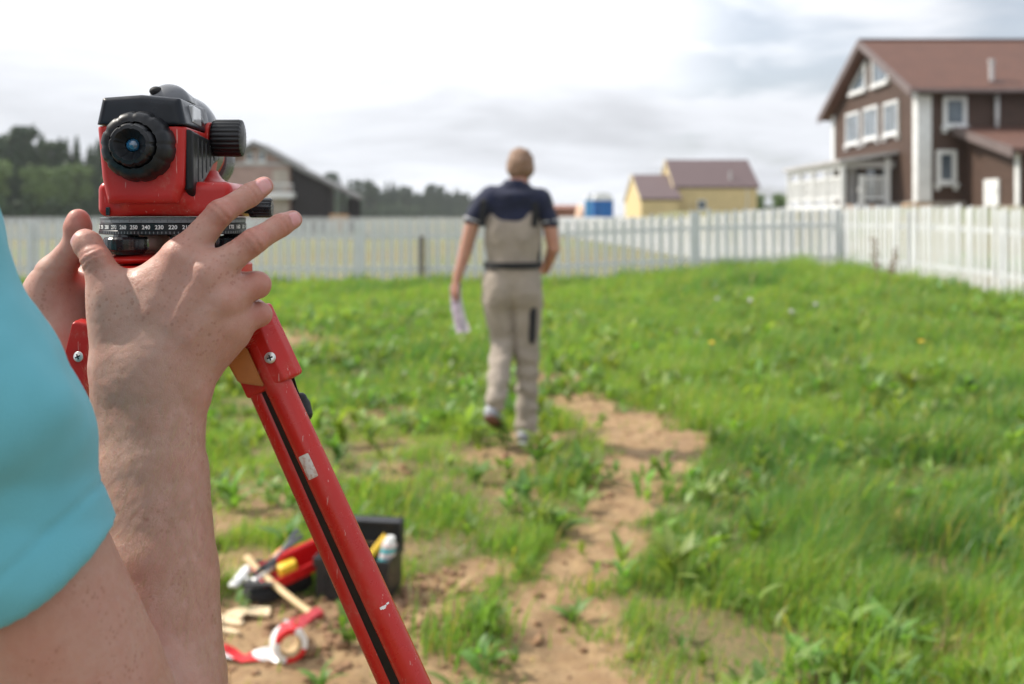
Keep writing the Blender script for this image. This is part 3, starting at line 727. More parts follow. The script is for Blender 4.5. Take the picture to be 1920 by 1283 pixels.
# earth and rubble heaps left of the cabins
def heap(px0, px1, ytop, D, mat, label, name, cat):
    X0, X1 = fx(px0, D), fx(px1, D); g = gz((X0 + X1) / 2, D); h = fz(ytop, D) - g; b = bmesh.new(); bmesh.ops.create_icosphere(b, subdivisions=4, radius=1)
    for v in b.verts:
        n_ = fbm(np.array([[*v.co]]), 2.0, 5)[0]; v.co *= 1 + .18 * n_; v.co = Vector((v.co.x * (X1 - X0) / 2, v.co.y * 2, max(-.05, v.co.z) * h))
    me = bpy.data.meshes.new(name); b.to_mesh(me); b.free()
    tag(link(name, me, mat, loc=((X0 + X1) / 2, D, g)), label, cat)
heap(1074, 1108, 384, 75, simple('pink_rubble', (.55, .38, .28), .9, .3, 3, .5, 10, .05), 'pale pinkish heap of sand beside the blue portable toilets', 'sand_heap', 'sand heap')
rs = empty('low_brick_shed', (0, 0, 0), 'long low reddish brown shed between the walking man and the blue toilets', 'shed')
MB().box((fx(1020, 95), 95, 0), (fx(1092, 95), 100, fz(390, 95))).build('wall', simple('red_brick_far', (.30, .14, .10), .9, .2, 2), rs)
slab([(94.6, fz(391, 95)), (100.4, fz(391, 95)), (97.5, fz(384, 95))], 0, fx(1018, 95), fx(1094, 95), 'roof', simple('rust_roof', (.26, .12, .09), .8, .2, 1), rs)

# --- unfinished house with dark timber annex on the left
D = 80.0
gh = empty('grey_roofed_house', (0, 0, 0), 'house with pale grey roof, pinkish brick gable and dark plank annex behind the instrument', 'house')
MAT['pink_brick'] = simple('pinkish_brick', (.36, .255, .225), .9, .12, 2, .3, 14, .02)
def zp(pts, d=D): return [(fx(x, d), fz(y, d)) for x, y in pts]
slab([(fx(398, D), 0), (fx(544, D), 0), (fx(544, D), fz(309, D)), (fx(479, D), fz(274, D)), (fx(398, D), fz(318, D))], 1, D, D + 4, 'wall', MAT['pink_brick'], gh)
slab(zp([(479, 266), (552, 306), (552, 311), (479, 272)]), 1, D - .6, D + 4.4, 'roof', MAT['grey_roof'], gh, False)
slab(zp([(390, 320), (390, 326), (479, 272), (479, 266)]), 1, D - .6, D + 4.4, 'roof', MAT['grey_roof'], gh, False)
slab(zp([(479, 264.5), (560, 309), (560, 317), (479, 274)]), 1, D - .68, D - .61, 'rake_board', MAT['grey_roof'], gh)
slab(zp([(386, 320), (386, 328), (479, 274), (479, 264.5)]), 1, D - .68, D - .61, 'rake_board', MAT['grey_roof'], gh)
MB().box((fx(400, D), D - .12, fz(311, D)), (fx(543, D), D - .003, fz(305, D))).build('white_band', MAT['porch_grey'], gh)
for x0, x1, y0, y1 in ((462, 476, 284, 303), (484, 498, 284, 303)):
    window(gh, 'y', fx(x0, D), fx(x1, D), fz(y1, D), fz(y0, D), D - .01, .10, muntin=False, brackets=False)
MB().box((fx(512, D), D - .10, fz(400, D)), (fx(541, D), D - .003, fz(318, D))).build('render_pier', MAT['plinth'], gh)
MB().box((fx(505, D), D - 1.2, fz(372, D)), (fx(556, D), D - .12, fz(362, D)), .03).build('balcony_slab', MAT['white_trim'], gh)
for x in (508, 530, 553): MB().box((fx(x, D) - .06, D - 1.2, fz(362, D)), (fx(x, D) + .06, D - 1.08, fz(346, D))).build('balcony_post', MAT['porch_grey'], gh)
MB().box((fx(507, D), D - 1.2, fz(348, D)), (fx(555, D), D - 1.1, fz(345, D)), .01).build('balcony_rail', MAT['white_trim'], gh)
slab([(fx(546, D), 0), (fx(617, D), 0), (fx(617, D), fz(349, D)), (fx(546, D), fz(313, D))], 1, D + .3, D + 2.4, 'annex_wall', MAT['dark_wood'], gh)
slab(zp([(548, 305), (672, 367), (672, 374), (548, 313)]), 1, D - .5, D + 2.6, 'annex_roof', MAT['grey_roof'], gh)
for i in range(17):
    x = fx(547, D) + i * (fx(617, D) - fx(547, D)) / 17; w = (fx(617, D) - fx(547, D)) / 17 - .02; t = (x + w / 2 - fx(546, D)) / (fx(617, D) - fx(546, D))
    MB().box((x, D + .262 - .008 * (i % 3), .1), (x + w, D + .297, fz(314, D) + (fz(349, D) - fz(314, D)) * t), .01).build('plank', MAT['dark_wood'], gh)
for x in (622, 643, 663): MB().box((fx(x, D) - .1, D, 0), (fx(x, D) + .1, D + .2, fz(370 if x > 650 else 360, D)), .01).build('carport_post', MAT['dark_wood'], gh)
MB().box((fx(643, D), D + 2.0, 0), (fx(668, D), D + 2.2, fz(372, D))).build('carport_back', MAT['dark_wood'], gh)
pl_ = empty('pallet_stack', (fx(636, 78), 78, 0), 'pale wooden pallets stacked under the open carport end of the dark annex', 'pallets')
for i in range(9): MB().box((-.7, -.5, .14 * i + .3), (.7, .5, .14 * i + .41), .01).build('pallet', MAT['raw_wood'], pl_)

# ------------------------------------------------------------------ trees
def treemat(name, c, y):
    m = M(name); a = m.attr('col'); i = m.n.new('ShaderNodeObjectInfo')
    m.color(m.mix(m.rng(i.outputs['Random'], 0, 1, 0, .6), m.mix(.5, a[0], c), y)).rough(.7); return m.m
MAT['conifer'] = treemat('conifer_needles', (.036, .078, .030), (.065, .110, .038)); MAT['birch'] = treemat('birch_leaves', (.13, .21, .065), (.17, .24, .07))
MAT['bark'] = simple('pine_bark', (.16, .11, .08), .9, .3, 3, .4, 12, .03)
def crown(kind, h, seed, n):
    r = np.random.default_rng(seed)
    if kind == 'conifer':
        t = r.beta(1.0, 1.5, n); lay = np.round(t * 14) / 14 + r.normal(0, .012, n); z = h * (.16 + .84 * lay); R = h * .125 * (1 - lay) ** .9 + .10
        a = r.uniform(0, 2 * PI, n); b = r.integers(0, 9, n) * .7 + lay * 9 + r.normal(0, .22, n); a = np.where(r.random(n) < .75, b, a)
        q = R * np.sqrt(r.uniform(.05, 1, n)) * (1 + .25 * np.sin(a * 3 + seed)); x, y = np.cos(a) * q, np.sin(a) * q; z = z - q * .28; s = .26 + .2 * (1 - lay)
        c = np.array([.042, .078, .036])
    elif kind == 'pine':
        k = 26; cz = h * r.uniform(.48, .97, k); cr = h * .13 * np.sqrt(np.clip(1.15 - np.abs(cz / h - .68) * 2.2, .15, 1)); ca = r.uniform(0, 2 * PI, k); cq = cr * r.uniform(.2, 1, k)
        j = r.integers(0, k, n); g = r.normal(0, 1, (n, 3)) * h * .032; x = np.cos(ca[j]) * cq[j] + g[:, 0]; y = np.sin(ca[j]) * cq[j] + g[:, 1]; z = cz[j] + g[:, 2] * .7; s = np.full(n, .30)
        c = np.array([.055, .085, .045])
    else:
        k = 34; v = r.normal(0, 1, (k, 3)); v /= np.linalg.norm(v, axis=1)[:, None]; v *= r.uniform(.45, 1, k)[:, None]; v = v * [h * .21, h * .21, h * .36] + [0, 0, h * .6]
        j = r.integers(0, k, n); g = r.normal(0, 1, (n, 3)) * h * .045; x, y, z = (v[j] + g).T; s = np.full(n, .32); c = np.array([.13, .21, .065])
    s = s * 1.25 * r.uniform(.6, 1.4, n); d1 = r.normal(0, 1, (n, 3)); d1 /= np.linalg.norm(d1, axis=1)[:, None]; d2 = np.cross(d1, r.normal(0, 1, (n, 3))); d2 /= np.linalg.norm(d2, axis=1)[:, None]
    p = np.stack([x, y, z], -1); sx = s[:, None]
    V = np.stack([p - d1 * sx, p + d2 * sx * .6, p + d1 * sx, p - d2 * sx * .6], 1).reshape(-1, 3)
    me = mesh_np('crown', V, np.arange(4 * n).reshape(n, 4)); vcol(me, np.repeat(c[None] * r.uniform(.6, 1.5, (n, 1)), 4, 0)); me.materials.append(MAT['birch' if kind == 'birch' else 'conifer']); return me
protos = {}
for kind, name in (('conifer', 'spruce_tree'), ('pine', 'pine_tree'), ('birch', 'birch_tree')):
    for v in range(2):
        h = 17.0; b = MB().tube([(0, 0, 0), (.1, .05, h * .5), (.05, 0, h * .93)], [.22, .15, .04], 7)
        for q in range(10):
            z_ = h * random.uniform(.35, .85); a = random.uniform(0, 6.3); b.tube([(0.05, 0, z_), (math.cos(a) * h * .09, math.sin(a) * h * .09, z_ + .5)], [.05, .015], 4)
        tm = bpy.data.meshes.new('trunk'); b.bm.to_mesh(tm); b.bm.free(); tm.materials.append(MAT['bark'])
        protos[(kind, v)] = (name, crown(kind, h, 11 * v + len(kind), 3000), tm)
def tree(kind, X, D, h, label, group):
    name, cm, tm = protos[(kind, random.randint(0, 1))]
    r_ = empty(name, (X, D, gz(X, D) - .2), label, 'tree', group, random.uniform(0, 6.28)); s = h / 17
    for nm, me in (('crown', cm), ('trunk', tm)):
        o = bpy.data.objects.new(nm, me); COL.objects.link(o); o.parent = r_; o.scale = (s * random.uniform(.9, 1.15), s * random.uniform(.9, 1.15), s)
LB = {'conifer': 'dark pointed spruce in the forest edge', 'pine': 'dull green pine in the forest edge', 'birch': 'light green birch in the forest edge'}
edge_x = [-420, 0, 180, 430, 600, 700, 880, 1000]; edge_D = [140, 165, 195, 270, 350, 440, 560, 640]
def row(x0, x1, step_m, kinds, hs, dd, where, seed):
    random.seed(seed); x = x0
    while x < x1:
        D_ = float(np.interp(x, edge_x, edge_D)) + dd + random.uniform(-3, 3); k = random.choice(kinds); h = random.uniform(*hs)
        X = fx(x, D_); g = gz(X, D_); tree(k, X, D_, h, LB[k] + where, ('spruces' if k == 'conifer' else 'pines' if k == 'pine' else 'birches') + where)
        x += step_m * F / D_ * random.uniform(.7, 1.3)
WL, WR = ' left of the survey instrument', ' right of the dark timber annex'
row(-260, 430, 2.6, ['conifer', 'conifer', 'pine'], (15, 19), 12, WL, 1)
row(-260, 430, 2.6, ['conifer', 'conifer', 'conifer'], (13, 18), 5, WL, 2)
row(-260, 260, 3.8, ['birch', 'birch', 'conifer'], (8.5, 13.5), -3, WL, 3)
row(560, 1000, 3.8, ['conifer', 'conifer', 'pine'], (14, 18.5), 10, WR, 4)
row(560, 930, 4.4, ['pine', 'conifer', 'conifer'], (12, 17), 0, WR, 5)
def thicket(name, x0, x1, dd, h, n, label, seed, depth=6, c=(.05, .085, .03), base=None):
    r = np.random.default_rng(seed); x = r.uniform(x0, x1, n); D_ = np.interp(x, edge_x, edge_D) + dd + r.uniform(0, depth, n) if base is None else base + r.uniform(0, depth, n)
    X = (x - 960) / F * D_; hh_ = h * np.clip(.75 + fbm(np.stack([X, D_], -1), .22, seed) * .6, .2, 1.3); z = r.uniform(0, 1, n) ** .8 * hh_ + ground(X, D_)
    s = r.uniform(.3, .7, n) * (h / 6) ** .6; d1 = r.normal(0, 1, (n, 3)); d1 /= np.linalg.norm(d1, axis=1)[:, None]; d2 = np.cross(d1, r.normal(0, 1, (n, 3))); d2 /= np.linalg.norm(d2, axis=1)[:, None]
    p = np.stack([X, D_, z], -1); sx = s[:, None]; V = np.stack([p - d1 * sx, p + d2 * sx * .7, p + d1 * sx, p - d2 * sx * .7], 1).reshape(-1, 3)
    me = mesh_np(name, V, np.arange(4 * n).reshape(n, 4)); vcol(me, np.repeat(np.array(c)[None] * r.uniform(.5, 1.5, (n, 1)), 4, 0))
    tag(link(name, me, MAT['conifer']), label, 'undergrowth', kind='stuff')
thicket('forest_undergrowth', -300, 470, -8, 6.0, 16000, 'low leafy undergrowth along the foot of the forest on the left', 71, 26)
thicket('forest_undergrowth', 590, 1010, -6, 7.5, 16000, 'low leafy undergrowth along the foot of the far forest in the middle', 72, 26)
thicket('distant_forest', -300, 470, 22, 11.5, 42000, 'dark mass of forest behind the nearer trees on the left', 73, 30, (.055, .088, .042))
thicket('distant_forest', 560, 1010, 22, 14.0, 42000, 'dark mass of forest behind the nearer trees in the middle distance', 74, 40, (.055, .085, .045))
for j, (x, y, hw, lab) in enumerate(((1425, 362, 22, 'dark round bushy tree beside the right wall of the yellow house'), (1458, 360, 24, 'dark round bushy tree against the left end of the porch'))):
    D_ = 125.0; X = fx(x, D_); h = fz(y, D_) - gz(X, D_); tree('birch', X, D_, h * 1.05, lab, None); COL.objects[-1].parent['label'] = lab
    for ch in COL.objects[-2:]: ch.scale.x = ch.scale.y = ch.scale.z * 1.7

# ------------------------------------------------------------------ haze
mh = bpy.data.materials.new('thin_haze'); mh.use_nodes = True; nn = mh.node_tree.nodes; nn.clear()
ho = nn.new('ShaderNodeOutputMaterial'); hv = nn.new('ShaderNodeVolumePrincipled'); hv.inputs['Density'].default_value = .00022
hv.inputs['Color'].default_value = (.92, .95, 1, 1); hv.inputs['Anisotropy'].default_value = .3; mh.node_tree.links.new(hv.outputs[0], ho.inputs['Volume'])
hz = MB().box((-2400, -70, -3.0), (2400, 2650, 24)).build('haze', mh); tag(hz, kind='stuff')
# ------------------------------------------------------------------ signed-distance mesher (numpy)
class Field:
    def __init__(s, lo, hi, h):
        s.lo = np.array(lo, float); s.h = h; s.n = np.ceil((np.array(hi) - s.lo) / h).astype(int) + 1
        s.f = np.full(tuple(s.n), 1.0, np.float32)
    def _win(s, lo, hi):
        a = np.clip(np.floor((np.array(lo) - s.lo) / s.h).astype(int), 0, s.n); b = np.clip(np.ceil((np.array(hi) - s.lo) / s.h).astype(int) + 1, 0, s.n)
        return a, b
    def _apply(s, lo, hi, fn, k, mode='add'):
        pad = k + 4 * s.h; a, b = s._win(np.array(lo) - pad, np.array(hi) + pad)
        if np.any(b <= a): return s
        g = [(s.lo[i] + s.h * np.arange(a[i], b[i])).astype(np.float32) for i in range(3)]
        d = fn(g[0][:, None, None], g[1][None, :, None], g[2][None, None, :]).astype(np.float32)
        sl = tuple(slice(a[i], b[i]) for i in range(3)); f = s.f[sl]
        if mode == 'sub':
            d = -d
            hh = np.clip(.5 - .5 * (d - f) / max(k, 1e-6), 0, 1) if k > 0 else None
            s.f[sl] = np.maximum(f, d) if k <= 0 else d * (1 - hh) + f * hh + k * hh * (1 - hh)
        else:
            if k <= 0: s.f[sl] = np.minimum(f, d)
            else:
                hh = np.clip(.5 + .5 * (d - f) / k, 0, 1); s.f[sl] = d * (1 - hh) + f * hh - k * hh * (1 - hh)
        return s
    def cone(s, a, b, r1, r2=None, k=.004, flat=None, mode='add'):
        """tapered capsule; flat=(direction, factor) squeezes the section along a direction"""
        a, b = np.array(a, float), np.array(b, float); r2 = r1 if r2 is None else r2; ab = b - a; L = max((ab ** 2).sum(), 1e-12)
        if flat: fn_, ff = np.array(flat[0], float), flat[1]; fn_ /= np.linalg.norm(fn_)
        def fn(x, y, z):
            px, py, pz = x - a[0], y - a[1], z - a[2]
            t = np.clip((px * ab[0] + py * ab[1] + pz * ab[2]) / L, 0, 1)
            qx, qy, qz = px - t * ab[0], py - t * ab[1], pz - t * ab[2]
            if flat:
                e = (qx * fn_[0] + qy * fn_[1] + qz * fn_[2]) * (1 / ff - 1); qx, qy, qz = qx + e * fn_[0], qy + e * fn_[1], qz + e * fn_[2]
            return np.sqrt(qx * qx + qy * qy + qz * qz) - (r1 + t * (r2 - r1))
        R = max(r1, r2) * 1.1
        return s._apply(np.minimum(a, b) - R, np.maximum(a, b) + R, fn, k, mode)
    def chain(s, pts, rs, k=.004, flat=None):
        for i in range(len(pts) - 1): s.cone(pts[i], pts[i + 1], rs[i], rs[i + 1], k if i == 0 else min(k, .003), flat)
        return s
    def ell(s, c, r, k=.004, mode='add', rot=None):
        c = np.array(c, float); r = np.array(r, float); m = r.min(); Rm = np.array(rot.to_3x3().transposed()) if rot is not None else None
        def fn(x, y, z):
            p = [x - c[0], y - c[1], z - c[2]]
            if Rm is not None: p = [p[0] * Rm[i, 0] + p[1] * Rm[i, 1] + p[2] * Rm[i, 2] for i in range(3)]
            q = np.sqrt((p[0] / r[0]) ** 2 + (p[1] / r[1]) ** 2 + (p[2] / r[2]) ** 2); return (q - 1) * m * (1 + .0 * q)
        e = r.max(); return s._apply(c - e, c + e, fn, k, mode)
    def box(s, lo, hi, r=.002, k=0, mode='add', shear=None):
        lo, hi = np.array(lo, float), np.array(hi, float); c = (lo + hi) / 2; e = (hi - lo) / 2 - r
        def fn(x, y, z):
            q = [abs(v - cc) - ee for v, cc, ee in zip((x, y, z), c, e)]
            return np.sqrt(sum(np.maximum(v, 0) ** 2 for v in q)) + np.minimum(np.maximum(np.maximum(q[0], q[1]), q[2]), 0) - r
        return s._apply(lo, hi, fn, k, mode)
    def poly(s, pts, ax, a, b, r=.002, k=0, mode='add'):
        """2D polygon (other two axes) shrunk by r, extruded along ax from a to b, rounded by r"""
        P2 = np.array(pts, float); ctr = P2.mean(0); o = [i for i in range(3) if i != ax]
        def fn(x, y, z):
            g = (x, y, z); u, v = g[o[0]], g[o[1]]; w = g[ax]
            n = len(P2); d = None; sgn = None
            for i in range(n):
                e = P2[(i + 1) % n] - P2[i]; wx, wy = u - P2[i, 0], v - P2[i, 1]
                t = np.clip((wx * e[0] + wy * e[1]) / (e @ e), 0, 1); dd_ = (wx - e[0] * t) ** 2 + (wy - e[1] * t) ** 2
                d = dd_ if d is None else np.minimum(d, dd_)
                j = P2[i]; jn = P2[(i + 1) % n]; c1 = v >= j[1]; c2 = v < jn[1]; c3 = e[0] * wy > e[1] * wx
                fl = (c1 & c2 & c3) | (~c1 & ~c2 & ~c3); fl = np.where(fl, -1.0, 1.0); sgn = fl if sgn is None else sgn * fl
            d = np.sqrt(d) * sgn + r; q = abs(w - (a + b) / 2) - ((b - a) / 2 - r)
            return np.sqrt(np.maximum(d, 0) ** 2 + np.maximum(q, 0) ** 2) + np.minimum(np.maximum(d, q), 0) - r
        lo = np.zeros(3); hi = np.zeros(3); lo[o] = P2.min(0); hi[o] = P2.max(0); lo[ax], hi[ax] = min(a, b), max(a, b)
        return s._apply(lo, hi, fn, k, mode)
    def plane(s, p, n, r=0.0):
        """keep the side the normal points away from"""
        p, n = np.array(p, float), np.array(n, float); n /= np.linalg.norm(n)
        g = [(s.lo[i] + s.h * np.arange(s.n[i])).astype(np.float32) for i in range(3)]
        d = (g[0][:, None, None] - p[0]) * n[0] + (g[1][None, :, None] - p[1]) * n[1] + (g[2][None, None, :] - p[2]) * n[2]
        s.f = np.maximum(s.f, d.astype(np.float32)); return s
    def mesh(s, name, smooth_it=2, disp=None):
        f = s.f; neg = f < 0; nx, ny, nz = f.shape
        c = np.zeros((nx - 1, ny - 1, nz - 1), np.uint8)
        for dx in (0, 1):
            for dy in (0, 1):
                for dz in (0, 1): c += neg[dx:nx - 1 + dx, dy:ny - 1 + dy, dz:nz - 1 + dz]
        I, J, K = np.nonzero((c > 0) & (c < 8)); acc = np.zeros((len(I), 3)); cnt = np.zeros(len(I))
        co = [(a, b, d) for a in (0, 1) for b in (0, 1) for d in (0, 1)]
        for p in co:
            for ax in range(3):
                if p[ax]: continue
                q = list(p); q[ax] = 1
                f0 = f[I + p[0], J + p[1], K + p[2]]; f1 = f[I + q[0], J + q[1], K + q[2]]; mk = (f0 < 0) != (f1 < 0)
                t = np.where(mk, f0 / np.where(mk, f0 - f1, 1), 0)
                for d in range(3): acc[:, d] += np.where(mk, p[d] + (t if d == ax else 0), 0)
                cnt += mk
        v = s.lo + (np.stack([I, J, K], 1) + acc / cnt[:, None]) * s.h
        idx = np.full(c.shape, -1, np.int32); idx[I, J, K] = np.arange(len(I)); F_ = []
        for ax in range(3):
            o = [i for i in range(3) if i != ax]; sl0 = [slice(None)] * 3; sl1 = [slice(None)] * 3; sl0[ax] = slice(0, -1); sl1[ax] = slice(1, None)
            for q in o: sl0[q] = slice(1, -1); sl1[q] = slice(1, -1)
            a0, a1 = neg[tuple(sl0)], neg[tuple(sl1)]; e = np.stack(np.nonzero(a0 != a1), 1); base = e.copy(); base[:, o] += 1
            def cell(du, dv):
                w = base.copy(); w[:, o[0]] -= du; w[:, o[1]] -= dv; return idx[w[:, 0], w[:, 1], w[:, 2]]
            quad = np.stack([cell(0, 0), cell(1, 0), cell(1, 1), cell(0, 1)], 1); fl = a0[tuple(e.T)]
            if ax == 1: fl = ~fl
            quad[~fl] = quad[~fl][:, ::-1]; F_.append(quad)
        F_ = np.concatenate(F_); F_ = F_[(F_ >= 0).all(1)]
        for _ in range(smooth_it):
            a = np.zeros_like(v); n = np.zeros(len(v))
            for i in range(4):
                np.add.at(a, F_[:, i], v[F_[:, (i + 1) % 4]]); np.add.at(a, F_[:, i], v[F_[:, (i + 3) % 4]]); np.add.at(n, F_[:, i], 2)
            v = v * .45 + .55 * a / np.maximum(n, 1)[:, None]
        if disp is not None:
            nn = normals(v, F_); v = v + nn * disp(v, nn)[:, None]
        s.v, s.q = v, F_
        return mesh_np(name, v, F_, True)
def normals(v, F_):
    n = np.cross(v[F_[:, 2]] - v[F_[:, 0]], v[F_[:, 3]] - v[F_[:, 1]]); o = np.zeros_like(v)
    for i in range(4): np.add.at(o, F_[:, i], n)
    return o / np.maximum(np.linalg.norm(o, axis=1)[:, None], 1e-12)

# ------------------------------------------------------------------ survey level on its tripod
IC = Vector((-.2305, .68, 1.369)); YAW = math.radians(3.5)
lv = empty('survey_level', IC, 'red and black optical survey level with graduated circle, held by two hands', 'survey level', rz=YAW)
def lk(name, fld_or_mb, mat, parent=lv, smooth=True, angle=None):
    if isinstance(fld_or_mb, Field): return link(name, fld_or_mb.mesh(name, 1), mat, parent)
    return fld_or_mb.build(name, mat, parent, smooth, angle=angle)
# telescope housing: rounded trapezoid section
SX = -.0050
SEC = [(x + SX, z) for x, z in [(-.0212, .0385), (.0220, .0385), (.0258, .050), (.0275, .086), (.0235, .1050), (0, .1070), (-.0236, .1050), (-.0275, .086), (-.0248, .055)]]
for mm in ('red_gloss',): pass
h = .0009
fr = Field((-.06, -.075, .028), (.06, .10, .115), h)
fr.poly(SEC, 1, -.058, .030, .0055)
fr.cone((SX, .03, .077), (SX, .066, .077), .0235, .0235, .012)          # barrel root
fr.plane((0, 0, .0872), (0, 0, 1))
fr2 = Field((-.062, -.062, .024), (.066, .064, .062), h)
fr2.cone((.002, 0, .040), (.005, 0, .040), .0430, .0430, 0, flat=((0, 0, 1), .22))
fr2.box((-.0365, -.0455, .0305), (.0480, .038, .0530), .0055, .006)
fr2.box((-.020, -.052, .036), (.020, -.02, .050), .006, .008)
fr2.cone((.012, .008, .050), (.014, .012, .070), .016, .011, .014)
fr2.plane((0, 0, .0306), (0, 0, -1))
lk('base_housing', fr2, MAT['red_gloss']); lk('telescope_housing', fr, MAT['red_gloss'])
cp = Field((-.06, -.08, .08), (.06, .10, .13), h)
cp.poly([(SX + (x - SX) * 1.012, z) for x, z in SEC], 1, -.059, .012, .0045)
cp.poly([(x + SX, z) for x, z in [(-.0225, .07), (.0225, .07), (.0235, .088), (.019, .1065), (-.019, .1065), (-.0235, .088)]], 1, .0, .052, .006, .006)
cp.plane((0, 0, .0880), (0, 0, -1))
lk('top_cap', cp, MAT['black_cap'])
bd = Field((-.035, .0, .05), (.035, .115, .12), h)
bd.cone((SX, .030, .0785), (SX, .060, .0785), .0245, .0245, 0); bd.ell((SX + .003, .038, .088), (.0225, .036, .0290), .006)
bd.plane((0, .014, 0), (0, -1, 0)); bd.plane((0, .0745, 0), (0, 1, 0))
lk('barrel', bd, MAT['grey_plastic'])
lk('objective_hood', MB().lathe([(.0235, .0745), (.0245, .076), (.0245, .100), (.0225, .101), (.0225, .09), (.0, .088)], 48, 1, (SX, 0, .074)), MAT['grey_plastic'], angle=40)
sg = Field((-.02, -.03, .10), (.02, .03, .13), .0006)
sg.cone((0, -.008, .1045), (0, .018, .1035), .0142, .0130, 0)
sg.plane((0, 0, .1065), (0, 0, -1)); sgo = lk('optical_sight', sg, MAT['grey_plastic']); sgo.location = (SX + .004, 0, .0012)
b = MB(); bmesh.ops.create_uvsphere(b.bm, u_segments=20, v_segments=12, radius=1)
for v in b.bm.verts: v.co = Vector((v.co.x * .0046 - .0064, v.co.y * .0042 - .0162, v.co.z * .0033 + .1128))
b.build('sight_window', MAT['dark'], sgo, True)
for sx in (-1, 1):
    MB().lathe([(.0001, .1068), (.0026, .1068), (.0026, .1071), (.0001, .1073)], 16, 2, (SX + sx * .0165, -.050, -.0016)).build('cap_screw', MAT['black_gloss'], lv, True, angle=40)
# eyepiece
EX, EZ = SX - .0003, .0742
def knurl(nn, depth): return lambda k, r: 1 - (depth if (k * nn / 96) % 1 < .16 else 0)
ey = lk('eyepiece_ring', MB().lathe([(.0222, -.058), (.0219, -.062), (.0210, -.067), (.0196, -.0705), (.0172, -.0722), (.0146, -.0727), (.0142, -.0705), (.0140, -.066), (0, -.066)], 96, 1, (EX, 0, EZ), knurl(12, .035)), MAT['rubber'], angle=35)
e2 = lk('eye_cup', MB().lathe([(.0132, -.066), (.0136, -.070), (.0132, -.0760), (.0120, -.0785), (.0098, -.0790), (.0080, -.0770), (.0055, -.0735), (.0046, -.0728), (.0044, -.0715), (0, -.0715)], 96, 1, (EX, 0, EZ), knurl(9, .05)), MAT['rubber'], angle=35)
gl = simple('coated_lens', (.010, .09, .19), .04, .5, 300, Specular_IOR_Level=1.0, Coat_Weight=1.0)
b = MB(); b.lathe([(.0043, -.0717), (.0038, -.0728), (.0026, -.0737), (.0012, -.0741), (.0001, -.0742)], 32, 1, (EX, 0, EZ)); b.build('lens', gl, e2, True)
# focusing knob on the right side
def ribs(nn, depth): return lambda k, r: 1 - (depth if (k % (96 // nn)) < 2 else 0)
KY, KZ = .004, .0845
fk = lk('focus_knob', MB().lathe([(.009, .0245), (.0118, .0255), (.0125, .0265), (.0127, .0275), (.0129, .0430), (.0124, .0448), (.0105, .0455), (.0, .0457)], 96, 0, (0, KY, KZ), ribs(24, .045)), MAT['rubber'], angle=32)
lk('knob_collar', MB().lathe([(.0105, .0215), (.0108, .0222), (.0108, .0240), (.0100, .0244)], 48, 0, (0, KY, KZ)), MAT['red_gloss'], angle=40)
# ribbed side grip
gp = [(-.0545, .0855), (-.030, .0840), (.022, .0815), (.022, .0700), (.004, .0660), (-.016, .0560), (-.030, .0500), (-.036, .0440), (-.046, .0430), (-.052, .0480)]
gf_ = Field((.014, -.062, .035), (.036, .03, .092), .0006); gf_.poly(gp, 0, .0200, .0258, .0022)
for i in range(5):
    y0 = -.040 + i * .0105; gf_.cone((.0263, y0, .0805 - i * .0006), (.0258, y0 + .001, .052 + i * .0045), .0013, .0013, 0, mode='sub')
lk('side_grip', gf_, MAT['rubber'])
# bubble window
wb_ = MB().prism([(-.038, .0915), (-.016, .0905), (-.019, .1015), (-.038, .1025)], 0, .0170, .0222, .0006)
wo_ = wb_.build('bubble_mirror', simple('pale_mirror', (.60, .62, .64), .12, .06, 80, Metallic=.3), lv)
MB().prism([(-.018, .0902), (-.004, .0895), (-.010, .0960), (-.018, .0985)], 0, .0170, .0218, .0006).build('bubble_housing', MAT['black_gloss'], lv)
# tangent screws
for sx, x0, x1, y_, z_, rr_ in ((-1, -.0360, -.0410, -.020, .0420, .0085), (1, .0500, .0660, .000, .0365, .0068)):
    nm = 'tangent_screw'; pr = [(rr_ * .55, x0 - sx * .003), (rr_ * .6, x0), (rr_ * .95, x0 + sx * .001), (rr_, x0 + sx * .002), (rr_, x1 - sx * .0012), (rr_ * .85, x1), (0, x1)]
    lk(nm, MB().lathe(pr, 96, 0, (0, y_, z_), ribs(16, .10)), MAT['black_gloss'], angle=30)
# index mark
MB().box((-.0302, -.0470, .0312), (-.0276, -.0450, .0366), .0006).build('index_mark', MAT['black_gloss'], lv)
# graduated circle
R0 = .0472
ci = lk('graduated_circle', MB().lathe([(.040, .0300), (R0 - .0012, .0300), (R0 - .0004, .0297), (R0 - .0004, .0262), (R0 + .0002, .0258), (R0 + .0002, .0216), (R0 + .0006, .0212), (R0 + .0006, .0192), (.046, .0188), (.02, .0186)], 180, 2), MAT['rubber'], angle=30)
b = MB(); b.lathe([(R0 - .0008, .0299), (R0 - .0001, .0296), (R0 - .0001, .0266), (R0 - .0006, .0265)], 180, 2); b.build('circle_rim', MAT['circle_grey'], ci, True, angle=30)
b = MB(); b2 = MB()
for k in range(360):
    a = -PI / 2 + math.radians(k); L = .0026 if k % 10 == 0 else .0019 if k % 5 == 0 else .0012
    def tk(bb, r_, z0_, z1_, w_):
        c_, s_ = math.cos(a), math.sin(a); vs = []
        for (tt, zz_) in ((-w_, z0_), (w_, z0_), (w_, z1_), (-w_, z1_)): vs.append(bb.bm.verts.new((c_ * r_ - s_ * tt, s_ * r_ + c_ * tt, zz_)))
        bb.bm.faces.new(vs)
    tk(b, R0 + .00002, .0296 - L, .0296, .00013)
    if k % 3 == 0: tk(b2, R0 + .00072, .0194, .0210, .00030)
tag(b.build('graduation_ticks', MAT['dark'], ci), kind='stuff'); tag(b2.build('grip_notches', MAT['circle_grey'], ci), kind='stuff')
cu_ = None
